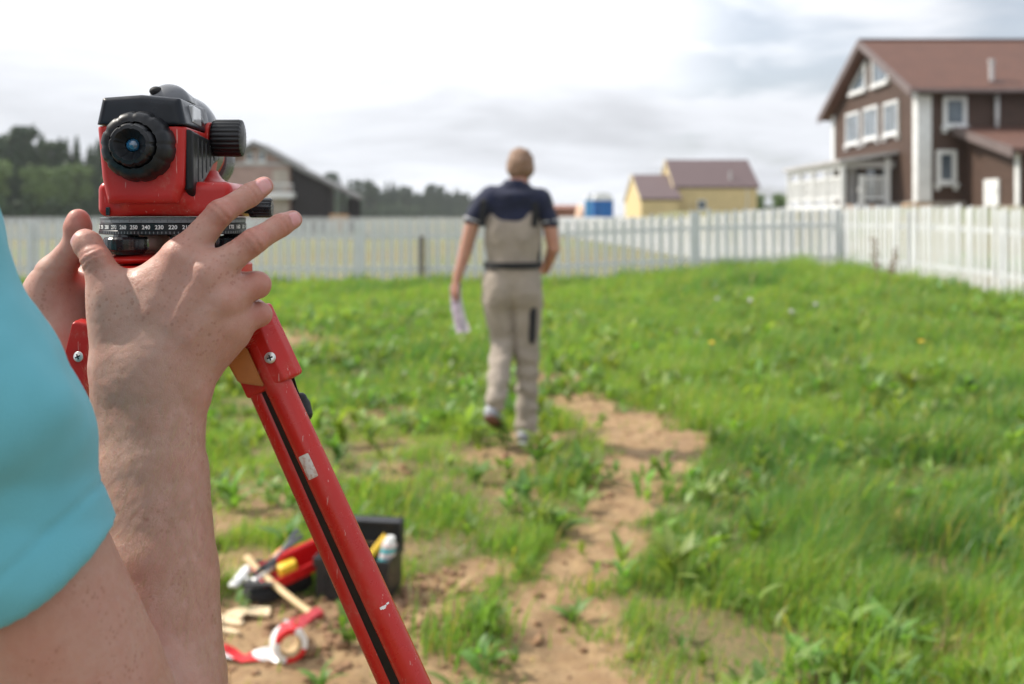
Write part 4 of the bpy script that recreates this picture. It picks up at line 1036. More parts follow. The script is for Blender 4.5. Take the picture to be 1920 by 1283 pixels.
for k in range(36):
    ang = k * 10                                   # 220 faces the eyepiece side, falling to the right
    cv = bpy.data.curves.new('n', 'FONT'); cv.body = str((220 - ang) % 360); cv.size = .0036; cv.align_x = 'CENTER'; cv.align_y = 'CENTER'; cv.extrude = .00004; cv.offset = .00006
    to = bpy.data.objects.new('tmp', cv); COL.objects.link(to); bpy.context.view_layer.update()
    me = bpy.data.meshes.new_from_object(to.evaluated_get(bpy.context.evaluated_depsgraph_get())); bpy.data.objects.remove(to); bpy.data.curves.remove(cv)
    o = link('number', me, MAT['print_white'], ci); a = -PI / 2 + math.radians(ang + 14)
    o.location = (math.cos(a) * (R0 + .0003), math.sin(a) * (R0 + .0003), .0236)
    o.rotation_euler = (PI / 2, 0, a + PI / 2)
# levelling screws, tribrach
tb = empty('tribrach_dummy') if False else None
for ang in (239, 119, 359):
    cx, cy = .041 * math.cos(math.radians(ang)), .041 * math.sin(math.radians(ang))
    lk('levelling_screw', MB().lathe([(.004, .0195), (.0075, .0190), (.0078, .0176), (.0128, .0172), (.0138, .0160), (.0140, .0105), (.0136, .0092), (.0118, .0080), (.0108, .0062), (.004, .0060)], 96, 2, (cx, cy, 0), ribs(24, .010)), MAT['black_gloss'], angle=30)
tp_ = Field((-.065, -.065, -.004), (.065, .065, .010), .0008)
for a0, a1 in ((239, 119), (119, 359), (359, 239)):
    q0, q1 = [(.037 * math.cos(math.radians(a)), .037 * math.sin(math.radians(a)), .0028) for a in (a0, a1)]
    tp_.cone(q0, q1, .0155, .0155, .002, flat=((0, 0, 1), .22))
tp_.cone((0, 0, .003), (0, 0.0001, .003), .034, .034, .002, flat=((0, 0, 1), .10))
lk('tribrach_plate', tp_, MAT['red_gloss'])

# ------------------------------------------------------------------ tripod
tr = empty('tripod', (IC.x, IC.y, 0), 'red metal tripod standing on the ground under the survey level', 'tripod')
MAT['red_paint'] = worn('red_painted_metal', (0.47, 0.016, 0.010), .26, Specular_IOR_Level=.48)
MAT['red_casting'] = worn('red_cast_bracket', (0.50, 0.013, 0.008), .32, Specular_IOR_Level=.42)
def tk_(name, obj, mat, parent=tr, smooth=True, angle=None):
    if isinstance(obj, Field): me = obj.mesh(name, 1); return link(name, me, mat, parent, keep=True)
    return obj.build(name, mat, parent, smooth, keep=True, angle=angle)
cxy = Vector((IC.x, IC.y, 0))
hd = MB().lathe([(.03, 1.3680), (.0500, 1.3680), (.0515, 1.3670), (.0515, 1.3600), (.0505, 1.3592), (.0495, 1.3592), (.0495, 1.3585), (.0515, 1.3580), (.0515, 1.3430), (.0500, 1.3415), (.044, 1.341), (.042, 1.327), (.015, 1.326)], 96, 2, (IC.x, IC.y, 0))
tk_('tripod_head', hd, MAT['red_casting'], angle=30)
tk_('fixing_screw', MB().lathe([(.006, 1.327), (.012, 1.318), (.013, 1.30), (.010, 1.29), (0, 1.289)], 32, 2, (IC.x, IC.y, 0)), MAT['black_gloss'], angle=30)
def leg(top, foot, side, sep, sep2, r1, r2, bracket, name='leg'):
    """twin tube leg from top to foot; side: unit vector from tube 1 to tube 2"""
    top, foot, side = Vector(top), Vector(foot), Vector(side); ax = (foot - top).normalized(); side = (side - ax * side.dot(ax)).normalized(); nn = ax.cross(side)
    L = (foot - top).length
    a0, a1 = top + ax * .0, foot - ax * .10
    se = side * sep2
    t1 = MB().tube([a0, a1 - ax * .35], r1, 28).build('leg', MAT['red_paint'], tr, True, keep=True, angle=40)
    s2 = side * sep
    MB().tube([a0 + s2, a1 - ax * .35 + se], r2, 28).build('rear_tube', MAT['red_paint'], t1, True, keep=True, angle=40)
    g = MB(); m0 = a0 + s2 * .5 + ax * .06; m1 = a1 - ax * .3 + se * .5
    for p, q, w in ((m0, m1, 1),):
        vs = []
        for c, ww in ((p, min(sep * .25, .006)), (q, min(sep2 * .40, .0138))):
            for sg1, sg2 in ((-1, -1), (1, -1), (1, 1), (-1, 1)): vs.append(g.bm.verts.new(c + side * sg1 * ww + nn * sg2 * .0055))
        for f_ in ((0, 1, 2, 3), (4, 7, 6, 5), (0, 4, 5, 1), (1, 5, 6, 2), (2, 6, 7, 3), (3, 7, 4, 0)): g.bm.faces.new([vs[i] for i in f_])
    g.build('black_channel', MAT['rubber'], t1, keep=True)
    # lower sliding section, clamp and pointed shoe
    MB().tube([a1 - ax * .45 + s2 * .55, foot - ax * .12 + s2 * .3], .0095, 20).build('inner_tube', MAT['steel'], t1, True, keep=True, angle=40)
    cb = a1 - ax * .36 + s2 * .5; MB().tube([cb - ax * .035, cb + ax * .035], [.022, .021], 20).build('clamp', MAT['red_casting'], t1, True, keep=True, angle=40)
    MB().tube([foot - ax * .14 + s2 * .3, foot - ax * .06 + s2 * .2, foot + ax * .02 + s2 * .1], [.013, .011, .002], 14).build('shoe', MAT['steel'], t1, True, keep=True, angle=40)
    return t1, ax, side, nn
def rot_to(ax, side):
    return Matrix((side, ax.cross(side), ax)).transposed()
def bracket(center, ax, side, half_s, half_n, half_l, name, parent, shift=0.0):
    """rounded casting embracing both tubes, long axis along the leg"""
    fb = Field((-half_s - .008, -half_n - .008, -half_l - .006), (half_s + .008, half_n + .008, half_l + .006), .0009)
    n2 = half_n
    fb.poly([(-half_s, -n2), (half_s * .35, -n2), (half_s * .85, -n2 * .7), (half_s, 0), (half_s * .85, n2 * .7), (half_s * .35, n2), (-half_s, n2)], 2, -half_l, half_l, .0022)
    me = fb.mesh(name, 1); R = rot_to(ax, side).to_4x4(); R.translation = Vector(center)
    me.transform(R); return link(name, me, MAT['red_casting'], parent, keep=True)
def screw(center, nrm__, up, parent, r_=.0035):
    b = MB(); b.lathe([(0, .0), (r_, .0), (r_, .0003), (r_ * .8, .0008), (0, .0010)], 28, 2)
    me = bpy.data.meshes.new('screw'); b.bm.to_mesh(me); b.bm.free(); me.polygons.foreach_set('use_smooth', [True] * len(me.polygons)); me.set_sharp_from_angle(angle=.6)
    z_ = Vector(nrm__).normalized(); x_ = (Vector(up) - z_ * Vector(up).dot(z_)).normalized(); R = Matrix((x_, z_.cross(x_), z_)).transposed().to_4x4(); R.translation = Vector(center)
    me.transform(R); so_ = link('screw', me, MAT['steel'], parent, keep=True)
    c = MB(); w = r_ * .13; l_ = r_ * .52
    c.box((-l_, -w, .00085), (l_, w, .00118)); c.box((-w, -l_, .00085), (w, l_, .00121)); me = bpy.data.meshes.new('cross_slot'); c.bm.to_mesh(me); c.bm.free(); me.transform(R); link('cross_slot', me, MAT['dark'], parent, keep=True)
# leg A, leaning right, its main tube nearest to the camera
pA0, pA1 = P(523, 724, .640), P(780, 1283, .622); dA = (pA1 - pA0).normalized()
topA = pA0 - dA * .085; footA = pA0 + dA * ((pA0.z - gz(.5, .5)) / -dA.z)
sideA = Vector((-.86, .50, -.05))
tA, axA, sA, nA = leg(topA, footA, sideA, .0150, .0345, .00880, .0078, None)
cA = P(492, 655, .648)
bA = bracket(cA, axA, -sA, .0185, .0125, .0255, 'leg_bracket', tr)
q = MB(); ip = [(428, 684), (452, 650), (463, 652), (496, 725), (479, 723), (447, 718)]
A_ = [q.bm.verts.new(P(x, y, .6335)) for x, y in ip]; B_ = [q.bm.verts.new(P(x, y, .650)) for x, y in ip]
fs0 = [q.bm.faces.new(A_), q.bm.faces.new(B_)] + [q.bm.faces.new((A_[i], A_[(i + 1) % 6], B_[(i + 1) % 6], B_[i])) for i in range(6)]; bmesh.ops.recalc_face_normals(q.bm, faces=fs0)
bmesh.ops.bevel(q.bm, geom=q.bm.edges[:], offset=.0008, segments=2, affect='EDGES'); q.build('painted_glint_plate', simple('orange_painted_glint', (.42, .15, .035), .35, .1, 60), bA, keep=True)  # added orange plate: its colour paints the sun's grazing reflection on the red bracket
fa = Vector((.10, -1, .10)); fa = (fa - axA * fa.dot(axA)).normalized()
screw(P(506.5, 671, .6305), (.0, -1, .15), (.94, 0, .35), bA, .0036)
# sticker and scratches on the main tube
def on_tube(p0, ax, r_, px, py, w, l_, name, mat, parent, D0, rot=0.0, off=.00025):
    """curved patch lying on a tube, centred where the tube is seen at px, py"""
    c = P(px, py, D0); t = (c - p0).dot(ax); cc = p0 + ax * t; d = (c - cc); d = (d - ax * d.dot(ax)).normalized() if d.length > 1e-6 else Vector((0, -1, 0))
    vw = Vector((0, 0, EYE)) - cc; vw = (vw - ax * vw.dot(ax)).normalized(); th0 = math.asin(max(-.95, min(.95, (c - cc).dot(ax.cross(vw)) / r_))); sd_ = ax.cross(vw); b = MB(); N = 8; g = []
    for i in range(N + 1):
        rowv = []
        for j in range(N + 1):
            u = (i / N - .5) * 2; v_ = (j / N - .5) * 2; k = (1 - max(0, abs(u) ** 6 + abs(v_) ** 6 - .0) * .04)
            a = th0 + u * w / 2 / r_ * k; q = cc + ax * (v_ * l_ / 2 * k) + (vw * math.cos(a) + sd_ * math.sin(a)) * (r_ + off); rowv.append(b.bm.verts.new(q))
        g.append(rowv)
    for i in range(N):
        for j in range(N): b.bm.faces.new((g[i][j], g[i + 1][j], g[i + 1][j + 1], g[i][j + 1]))
    return b.build(name, mat, parent, True, keep=True)
ms = M('worn_paper_sticker'); ms.color(ms.mix(ms.rng(ms.noise(300, 3), .45, .62), (.62, .60, .56), (.50, .36, .30))).rough(.6)
on_tube(pA0, axA, .00880, 577, 874, .0080, .0165, 'sticker', ms.m, tA, .637)
for (x, y, w, l_) in ((716, 1139, .0028, .0017), (722, 1136, .0016, .0012), (727, 1132, .0022, .0012), (720, 1140, .0022, .0009)):
    on_tube(pA0, axA, .00880, x, y, w, l_, 'paint_chip', MAT['print_white'], tA, .62, off=.00015)
# velcro strap and buckle behind the leg
b = MB()
def ribbon(bb, pts, wv, th=.0008):
    pv = None
    for p in pts:
        p = Vector(p); q = [bb.bm.verts.new(p + Vector(wv) * s_ + Vector((0, th * t_, 0))) for s_, t_ in ((-1, 0), (1, 0), (1, 1), (-1, 1))]
        if pv:
            for k in range(4): bb.bm.faces.new((pv[k], pv[(k + 1) % 4], q[(k + 1) % 4], q[k]))
        pv = q
    return bb
ribbon(b, [P(520, 655, .660), P(533, 664, .660), P(541, 684, .660), P(545, 710, .660), P(551, 732, .660), P(560, 755, .660), P(572, 790, .662)], (.0022, 0, .0012))
tk_('strap', b, MAT['rubber'], tA, False)
bk = Field(P(550, 800, .66) - Vector((.004, .012, .004)), P(595, 735, .66) + Vector((.004, .012, .004)), .0007)
bk.cone(P(564, 748, .662), P(570, 776, .662), .0042, .0052, 0); bk.cone(P(574, 757, .664), P(577, 778, .664), .0028, .0030, .002)
tk_('strap_buckle', bk, MAT['rubber'], tA)
# leg B straight behind the forearm, seen full width; leg C to the left
pB0 = P(190, 610, .700); pB1 = Vector((pB0.x - .130 * 1.0, pB0.y + .28, pB0.z - 1.0)); dB = (pB1 - pB0).normalized(); fB = pB0 + dB * (pB0.z / -dB.z)
tB, axB, sB, nB = leg(pB0 - dB * .05, fB, (1, 0, 0), .0660, .066, .0085, .0085, None)
bracket(P(276, 585, .715), axB, Vector((1, 0, 0)), .042, .013, .022, 'leg_bracket', tr)
pC0 = P(150, 690, .655); pC1 = Vector((pC0.x - .19, pC0.y - .12, pC0.z - 1.0)); dC = (pC1 - pC0).normalized(); fC = pC0 + dC * (pC0.z / -dC.z)
tC, axC, sC, nC = leg(pC0 - dC * .03, fC, (.35, .93, 0), .0215, .030, .0095, .0080, None)
bC = bracket(P(160, 662, .660), axC, Vector((-.2, .97, 0)), .016, .0095, .0215, 'leg_bracket', tr)
screw(P(147, 669, .6415), (-.15, -1, .1), (.9, 0, .4), bC, .0034)
# ------------------------------------------------------------------ skin and cloth
def skin(name, base, freck=.5, scale=1.0, sss=.007):
    m = M(name); n1_ = m.noise(38 * scale, 4, .6); n2_ = m.noise(190 * scale, 3, .6)
    c = m.mix(m.rng(n1_, .36, .66), base, tuple(b * f for b, f in zip(base, (.96, .86, .84))))
    c = m.mix(m.rng(n2_, .4, .7, 0, .22), c, tuple(b * f for b, f in zip(base, (.82, .66, .58))))
    if freck:
        v = m.voro(330 * scale, None); sel = m.rng(m.noise(45 * scale, 2), .46, .60); r_ = m.rng(m.noise(150 * scale, 2), .3, .7, .14, .40)
        f = m.math('MULTIPLY', m.rng(m.math('SUBTRACT', v, r_), -.14, .10, 1, 0), sel)
        c = m.mix(m.math('MULTIPLY', f, freck), c, tuple(b * g for b, g in zip(base, (.70, .54, .48))))
    ta = m.attr('tint'); c = m.mix(m.math('MULTIPLY', ta[2], m.rng(n2_, .3, .7, .65, 1.0)), c, (base[0] * .93, base[1] * .62, base[2] * .60))
    m.color(c).rough(m.rng(n2_, .3, .7, .40, .56))
    m.set(Subsurface_Weight=.35, Subsurface_Scale=sss, Specular_IOR_Level=.42); m.b.inputs['Subsurface Radius'].default_value = (1.0, .32, .16)
    cr = m.voro(620 * scale, m.co('Object', (1, 1, .55)), 'DISTANCE_TO_EDGE'); bb = m.math('ADD', m.math('MULTIPLY', m.rng(cr, 0, .10), .22), m.math('MULTIPLY', n2_, .9))
    return m.bump(bb, .42, .0007)
MAT['skin'] = skin('freckled_fair_skin', (.475, .278, .218), .60).m
MAT['skin_far'] = skin('fair_skin', (.51, .285, .215), 0, .2, .01).m
mn = M('fingernail'); mn.color(mn.mix(mn.rng(mn.noise(160), .3, .7), (.55, .25, .24), (.58, .31, .29))).rough(.22).set(Subsurface_Weight=.3, Subsurface_Scale=.006, Specular_IOR_Level=.6); MAT['nail'] = mn.m
def cloth(name, c, weave=900, fold=9, b=.25, rough=.9, var=.12, dist=.0006):
    m = M(name); w = m.noise(fold, 4, .6); f = m.noise(weave, 2, .7)
    m.color(m.mix(m.rng(w, .3, .7), tuple(x * (1 + var) for x in c), tuple(x * (1 - var) for x in c))).rough(rough).bump(m.math('ADD', f, m.math('MULTIPLY', w, .4)), b, dist)
    m.set(Sheen_Weight=.15); return m.m
MAT['teal'] = cloth('turquoise_cotton', (.125, .425, .505), 1500, 12, .45, .92, .05, .0008)
MAT['hair'] = cloth('dark_blond_hair', (.225, .130, .078), 300, 60, .6, .6, .3, .004)
MAT['jeans'] = cloth('dark_work_trousers', (.04, .05, .07), 800, 10)
sy = empty('person', (-.46, .36, 0), 'person in a turquoise t-shirt reaching in from the left to hold the survey level', 'person')
# ---- right arm and hand
def V3(x, y, D): return np.array(P(x, y, D))
sh = np.array([-.268, .440, 1.365]); el = V3(283, 1600, .528)
fb = Field((-.40, .36, 1.035), (-.115, .71, 1.47), .0014)
wr = V3(279, 762, .598)
fl = ((.15, 1, .12), .74)
fb.cone(wr, V3(283, 900, .588), .0318, .0337, .006, fl); fb.cone(V3(283, 900, .588), V3(283, 1085, .572), .0337, .0380, .004, ((.1, 1, 0), .80))
fb.cone(V3(283, 1085, .572), V3(276, 1290, .553), .0380, .0425, .004, ((.1, 1, 0), .86)); fb.cone(V3(276, 1290, .553), el, .0425, .040, .004)
fb.cone(el, V3(118, 1290, .484), .043, .0468, .002); fb.cone(V3(118, 1290, .484), sh + [.0, 0, -.03], .0468, .045, .001)
fb.cone(sh + [.0, 0, -.03], sh + [-.06, 0, -.01], .046, .045, .01)
# carpus and back of the hand
C = [V3(236, 712, .597), V3(272, 712, .594), V3(308, 712, .595), V3(338, 706, .600)]
K = [V3(343, 482, .603), V3(392, 515, .5985), V3(418, 562, .600), V3(424, 610, .606)]
for i in range(4): fb.cone(C[i], K[i], .0165, (.0118, .0122, .0112, .0105)[i], .009)
for i in range(3): fb.cone((C[i] + C[i + 1]) / 2 + [0, .006, 0], (K[i] + K[i + 1]) / 2 + [0, .005, 0], .0150, .0105, .010)
fb.cone(C[0], C[3], .0190, .0175, .008, ((0, 1, 0), .85)); fb.cone(V3(279, 775, .598), V3(285, 700, .596), .0315, .0275, .010, ((0, 1, 0), .66))
fb.cone(V3(350, 700, .607), V3(432, 622, .612), .0140, .0125, .010)                # edge of the hand below the little finger
fb.cone(V3(300, 640, .604), V3(370, 560, .606), .022, .018, .010, ((0, 1, 0), .7))
# thumb
T = [V3(222, 672, .600), V3(207, 556, .602), V3(181, 487, .604), V3(164, 458, .608), V3(158, 452, .610)]
fb.chain(T, [.0165, .0113, .0086, .0083, .0072], .008)
fb.cone(V3(232, 600, .605), V3(300, 560, .605), .014, .013, .014); fb.cone(V3(215, 560, .606), V3(318, 512, .608), .0095, .0100, .016)   # web of the thumb
fb.ell(V3(181, 484, .5975), (.0062, .004, .0058), .004)
# index, middle
def finger(pts, rs): fb.chain(pts, rs, .005)
I_ = [K[0], V3(413, 399, .609), V3(468, 366, .620), V3(495, 349, .6285)]
finger(I_, [.0108, .0078, .00705, .00620]); M_ = [K[1], V3(476, 453, .6055), V3(526, 423, .6165), V3(550, 412, .6235)]
finger(M_, [.0108, .00770, .00690, .00595])
fb.ell(V3(413, 399, .6045), (.0072, .0055, .0062), .004); fb.ell(V3(476, 453, .6005), (.0070, .0055, .0062), .004)
# ring and little finger, bent round the tripod head
R_ = [K[2] + [0, .002, 0], V3(483, 534, .610), V3(474, 531, .634), V3(452, 528, .646)]
finger(R_, [.0104, .0079, .0074, .0066]); L_ = [K[3] + [0, .002, 0], V3(487, 590, .617), V3(480, 582, .637), V3(458, 576, .648)]
finger(L_, [.0092, .0071, .0066, .0058])
# tendons and knuckle bumps
for i, (c, k) in enumerate(zip(C, K)):
    fb.cone(c * .45 + k * .55 + [0, -.0112, 0], k + [0, -.0080, .0], .0024, .0028, .008)
    fb.ell(k + np.array([.001, -.0065, 0]), (.0068, .0052, .0068), .005)
fb.ell(V3(362, 742, .596), (.009, .009, .010), .008)       # head of the ulna
# skin creases: thumb joint and the finger joints
for (c, rr_, n) in ((T[2], .0094, 3), (I_[1], .0082, 3), (M_[1], .0082, 3), (I_[2], .0074, 2), (M_[2], .0073, 2), (R_[1], .0080, 2)):
    pass
def arm_disp(v, n):
    d = fbm(v, 55, 3) * .00028 + vnoise(v, 260, 4) * .00018
    for cch, ax_, w_, cnt in ((T[2], T[3] - T[1], .0062, 4), (I_[1], I_[2] - I_[0], .0052, 3), (M_[1], M_[2] - M_[0], .0052, 3), (I_[2], I_[3] - I_[1], .0026, 2), (M_[2], M_[3] - M_[1], .0026, 2)):
        a = ax_ / np.linalg.norm(ax_); t = (v - cch) @ a; rad = np.linalg.norm((v - cch) - t[:, None] * a, axis=1)
        wob = vnoise(v, 500, 8) * .0006; g = np.exp(-(t / w_) ** 2) * (rad < .0125) * sm(-n[:, 1], .0, .5)
        d = d - g * np.clip(np.cos((t + wob) * 2 * PI * cnt / (2.6 * w_)), 0, 1) ** 2 * .00095
    return d
arm_me = fb.mesh('body', 2, arm_disp); bv, bq = fb.v, fb.q
# ---- left hand and forearm
fl_ = Field((-.66, .36, 1.05), (-.20, .80, 1.46), .0017)
wl_ = V3(98, 720, .668); ell_ = np.array([-.545, .52, 1.115]); shl = np.array([-.665, .40, 1.348])
fl_.cone(V3(104, 650, .684), wl_, .0265, .0245, .006, ((0.5, 1, 0), .85)); fl_.cone(wl_, ell_, .0250, .042, .004); fl_.cone(ell_, shl, .042, .05, .004)
fl_.cone(V3(118, 560, .700), V3(104, 660, .684), .0215, .0235, .010); fl_.cone(V3(150, 585, .725), V3(120, 650, .700), .018, .022, .012)
fl_.cone(V3(92, 545, .690), V3(112, 640, .684), .0150, .018, .010)
TL = [V3(88, 560, .686), V3(104, 512, .684), V3(141, 462, .678), V3(146, 425, .675), V3(147, 411, .675)]
fl_.chain(TL, [.0160, .0125, .0084, .0086, .0072], .008)
for z_, (px, py) in enumerate(((156, 528), (156, 560), (156, 592), (156, 622))):
    a = V3(px, py, .738); fl_.chain([V3(128, py + 22, .715), a, V3(215, py - 28 + z_ * 4 if z_ else 482, .765 if z_ else .722), V3(272 - z_ * 10, py - 60 + z_ * 10 if z_ else 459, .770 if z_ else .704), V3(304 - z_ * 12, 455 if not z_ else py - 64 + z_ * 10, .766 if z_ else .695)], [.013, .0098, .0082, .0074, .0064], .006)
lh = fl_.mesh('left', 2, lambda v, n: fbm(v, 60, 9) * .0004 - .0006 * np.exp(-((v[:, 2] - V3(110, 506, .68)[2] + vnoise(v, 60, 2) * .001) / .0007) ** 2) * (v[:, 1] < .70))
# ---- torso, neck and head (outside the picture)
ft = Field((-.76, .16, .80), (-.16, .68, 1.86), .006)
ft.ell((-.465, .38, 1.20), (.138, .090, .235), .02); ft.cone((-.62, .40, 1.345), (-.33, .43, 1.345), .050, .050, .03); ft.cone((-.465, .38, 1.05), (-.465, .37, .90), .13, .145, .04, ((0, 1, 0), .72))
ft.cone((-.465, .40, 1.36), (-.458, .43, 1.50), .058, .054, .04); ft.ell((-.455, .445, 1.62), (.076, .096, .115), .02); ft.ell((-.453, .49, 1.57), (.058, .058, .062), .03)
ft.cone((-.452, .535, 1.615), (-.452, .558, 1.588), .009, .014, .010)
for s_ in (-1, 1): ft.ell((-.455 + s_ * .078, .435, 1.615), (.010, .018, .030), .006); ft.ell((-.453 + s_ * .030, .538, 1.630), (.016, .008, .009), .004, 'sub')
ft.cone((-.475, .549, 1.555), (-.430, .549, 1.555), .007, .007, .006)
ft.mesh('torso', 2)
def join(parts):
    V, F_, o = [], [], 0
    for v, q in parts: V.append(v); F_.append(q + o); o += len(v)
    return np.concatenate(V), np.concatenate(F_)
bvv, bqq = join([(bv, bq), (fl_.v, fl_.q), (ft.v, ft.q)])
body_me = mesh_np('body', bvv, bqq, True); tint = np.zeros(len(bvv))
for cch, w_, a_ in ((T[2], .0075, .8), (I_[1], .0068, 1.0), (M_[1], .0068, .9), (I_[2], .0045, .5), (M_[2], .0045, .5), (R_[1], .0075, .8), (L_[1], .0070, .8), (K[0], .008, .45), (K[1], .008, .5), (K[2], .008, .6), (K[3], .008, .5), (I_[3], .0075, .9), (M_[3], .0075, .9), (T[4], .008, .5), (TL[4], .013, 1.0), (TL[2], .010, .5)):
    tint = np.maximum(tint, a_ * np.exp(-((np.linalg.norm(bvv - cch, axis=1) - .006).clip(0) / w_) ** 2))
vcol(body_me, np.stack([tint] * 3, 1), 'tint'); link('body', body_me, MAT['skin'], sy, keep=True)
# nails
def nail(tip, prev, dorsal, r_, w, l_, back, fld, lift=.0003):
    tip, prev = Vector(tip), Vector(prev); a = (tip - prev).normalized(); d = Vector(dorsal); d = (d - a * d.dot(a)).normalized(); s_ = a.cross(d); b = MB(); N = 10; g = []
    for i in range(N + 1):
        rw = []
        for j in range(N + 1):
            u = (i / N - .5) * 2; v_ = (j / N - .5) * 2; sh_ = math.sqrt(max(0, 1 - .35 * v_ * v_ if v_ < 0 else 1 - .30 * v_ ** 2)); th = u * w / r_ / 2 * sh_
            q = tip - a * (back - v_ * l_ / 2 * (1 - .10 * u * u)) + (d * math.cos(th) + s_ * math.sin(th)) * (r_ * (1 - .05 * max(0, v_)) + lift)
            edge = max(abs(u), abs(v_)); q -= d * (.0006 * max(0, edge - .82) / .18)
            rw.append(b.bm.verts.new(q))
        g.append(rw)
    for i in range(N):
        for j in range(N): b.bm.faces.new((g[i][j], g[i + 1][j], g[i + 1][j + 1], g[i][j + 1]))
    return b.build('fingernail', MAT['nail'], sy, True, keep=True)
nail(I_[3], I_[2], (.05, -1, -.12), .0067, .0108, .0104, .0038, fb, .0003)
nail(M_[3], M_[2], (.10, -1, -.10), .0064, .0104, .0102, .0036, fb, .0003)
nail(T[4], T[2], (-.42, -1, .10), .0083, .0125, .0120, .0034, fb, .0002)
# fine golden hair on the forearm and wrist
fc = bv[bq].mean(1); fn2 = normals(bv, bq)[bq[:, 0]]
cand = np.nonzero((fc[:, 2] < 1.335) & (fc[:, 2] > 1.09) & (fc[:, 0] > -.27) & (fn2[:, 1] < .55) & (fc[:, 1] > .534))[0]; rr = np.random.default_rng(5)
pick = rr.choice(cand, 5200); pick = pick[rr.random(len(pick)) < np.clip((1.335 - fc[pick, 2]) / .07, 0, 1)]; c0 = fc[pick]; n0 = fn2[pick]; tdir = np.array([.30, 0, .75]) + rr.normal(0, .24, (len(pick), 3)); tdir = tdir - n0 * (tdir * n0).sum(1)[:, None]; tdir /= np.linalg.norm(tdir, axis=1)[:, None]
ln_ = rr.uniform(.005, .013, len(pick))[:, None]; sd_ = np.cross(n0, tdir) * .000062; p1 = c0 + tdir * ln_ * .5 + n0 * ln_ * .22; p2 = c0 + tdir * ln_ + n0 * ln_ * .20
HV = np.stack([c0 - sd_, c0 + sd_, p1 + sd_, p1 - sd_, p2], 1).reshape(-1, 3); b5 = np.arange(len(pick))[:, None, None] * 5
HF = (b5 + np.array([[0, 1, 2], [0, 2, 3], [3, 2, 4]])[None]).reshape(-1, 3)
tag(link('arm_hair', mesh_np('arm_hair', HV, HF), simple('golden_arm_hair', (.50, .34, .21), .5), sy, keep=True), kind='stuff')
# t-shirt
axu = (el - sh) / np.linalg.norm(el - sh)
fs = Field((-.80, .20, .92), (-.13, .62, 1.46), .0030)
fs.ell((-.466, .38, 1.20), (.166, .122, .262), .03); fs.cone((-.655, .40, 1.335), (-.32, .43, 1.345), .074, .066, .05); fs.cone((-.60, .39, 1.33), (-.33, .41, 1.33), .082, .080, .05); fs.cone((-.465, .38, 1.10), (-.465, .37, .95), .150, .160, .05, ((0, 1, 0), .74))
shs = np.array([-.272, .442, 1.378]); A0 = sh + [0, 0, -.03]; A1 = V3(118, 1290, .484); axu = (A1 - A0) / np.linalg.norm(A1 - A0); hem = A0 + (A1 - A0) * .70
fs.cone(shs + [-.03, -.005, -.006], A0 + axu * .02, .0585, .0578, .03); fs.cone(A0 + axu * .02, hem + axu * .02, .0578, .0532, .02); fs.cone((-.34, .43, 1.392), (-.292, .442, 1.390), .060, .061, .02); fs.cone(hem + axu * .02, hem + axu * .06, .0532, .053, .01)
fs.cone((-.665, .40, 1.340), (-.60, .46, 1.22), .066, .062, .03)
# cut the sleeves open at the hem
def cutcone(F_, p, d, rin, depth):
    d = np.array(d) / np.linalg.norm(d); F_.cone(np.array(p) + d * .12, np.array(p) - d * depth, rin, rin * .96, .002, mode='sub')
hn = np.array([.30, -.18, -.94]); hn = np.array([.58, .10, -.80]); hn /= np.linalg.norm(hn)
def hemcut(F_, p, n_, R):
    g = [(F_.lo[i] + F_.h * np.arange(F_.n[i])).astype(np.float32) for i in range(3)]
    d = (g[0][:, None, None] - p[0]) * n_[0] + (g[1][None, :, None] - p[1]) * n_[1] + (g[2][None, None, :] - p[2]) * n_[2]
    rr_ = np.sqrt((g[0][:, None, None] - p[0]) ** 2 + (g[1][None, :, None] - p[1]) ** 2 + (g[2][None, None, :] - p[2]) ** 2)
    F_.f = np.where(rr_ < R, np.maximum(F_.f, d), F_.f).astype(np.float32)
hemcut(fs, hem, hn, .115); cutcone(fs, hem, axu, .0487, .035)
dl = (np.array([-.60, .46, 1.22]) - np.array([-.665, .40, 1.34])); dl /= np.linalg.norm(dl); hemcut(fs, np.array([-.62, .44, 1.25]), dl, .10)
fs.cone((-.465, .40, 1.42), (-.460, .43, 1.52), .068, .068, .006, mode='sub'); fs.plane((0, 0, .965), (0, 0, -1))
def shirt_disp(v, n):
    t = (v - shs) @ axu; w = v + 0
    f = np.sin((v[:, 2] * .9 + v[:, 0] * .55 + fbm(v, 9, 3) * .045) * 78) * .0030 * sm(t, .02, .10) * (t < .2) + fbm(v, 13, 4) * .0060 * sm(np.linalg.norm(v - hem, axis=1), .05, .12) + fbm(v, 34, 6) * .0012
    hemb = np.exp(-((((v - hem) @ hn) + .019) / .0016) ** 2) * (np.linalg.norm(v - hem, axis=1) < .085)
    return np.maximum(f * 1.35, -.0024) - hemb * .0014
shirt = link('t_shirt', fs.mesh('t_shirt', 3, shirt_disp), MAT['teal'], sy, keep=True)
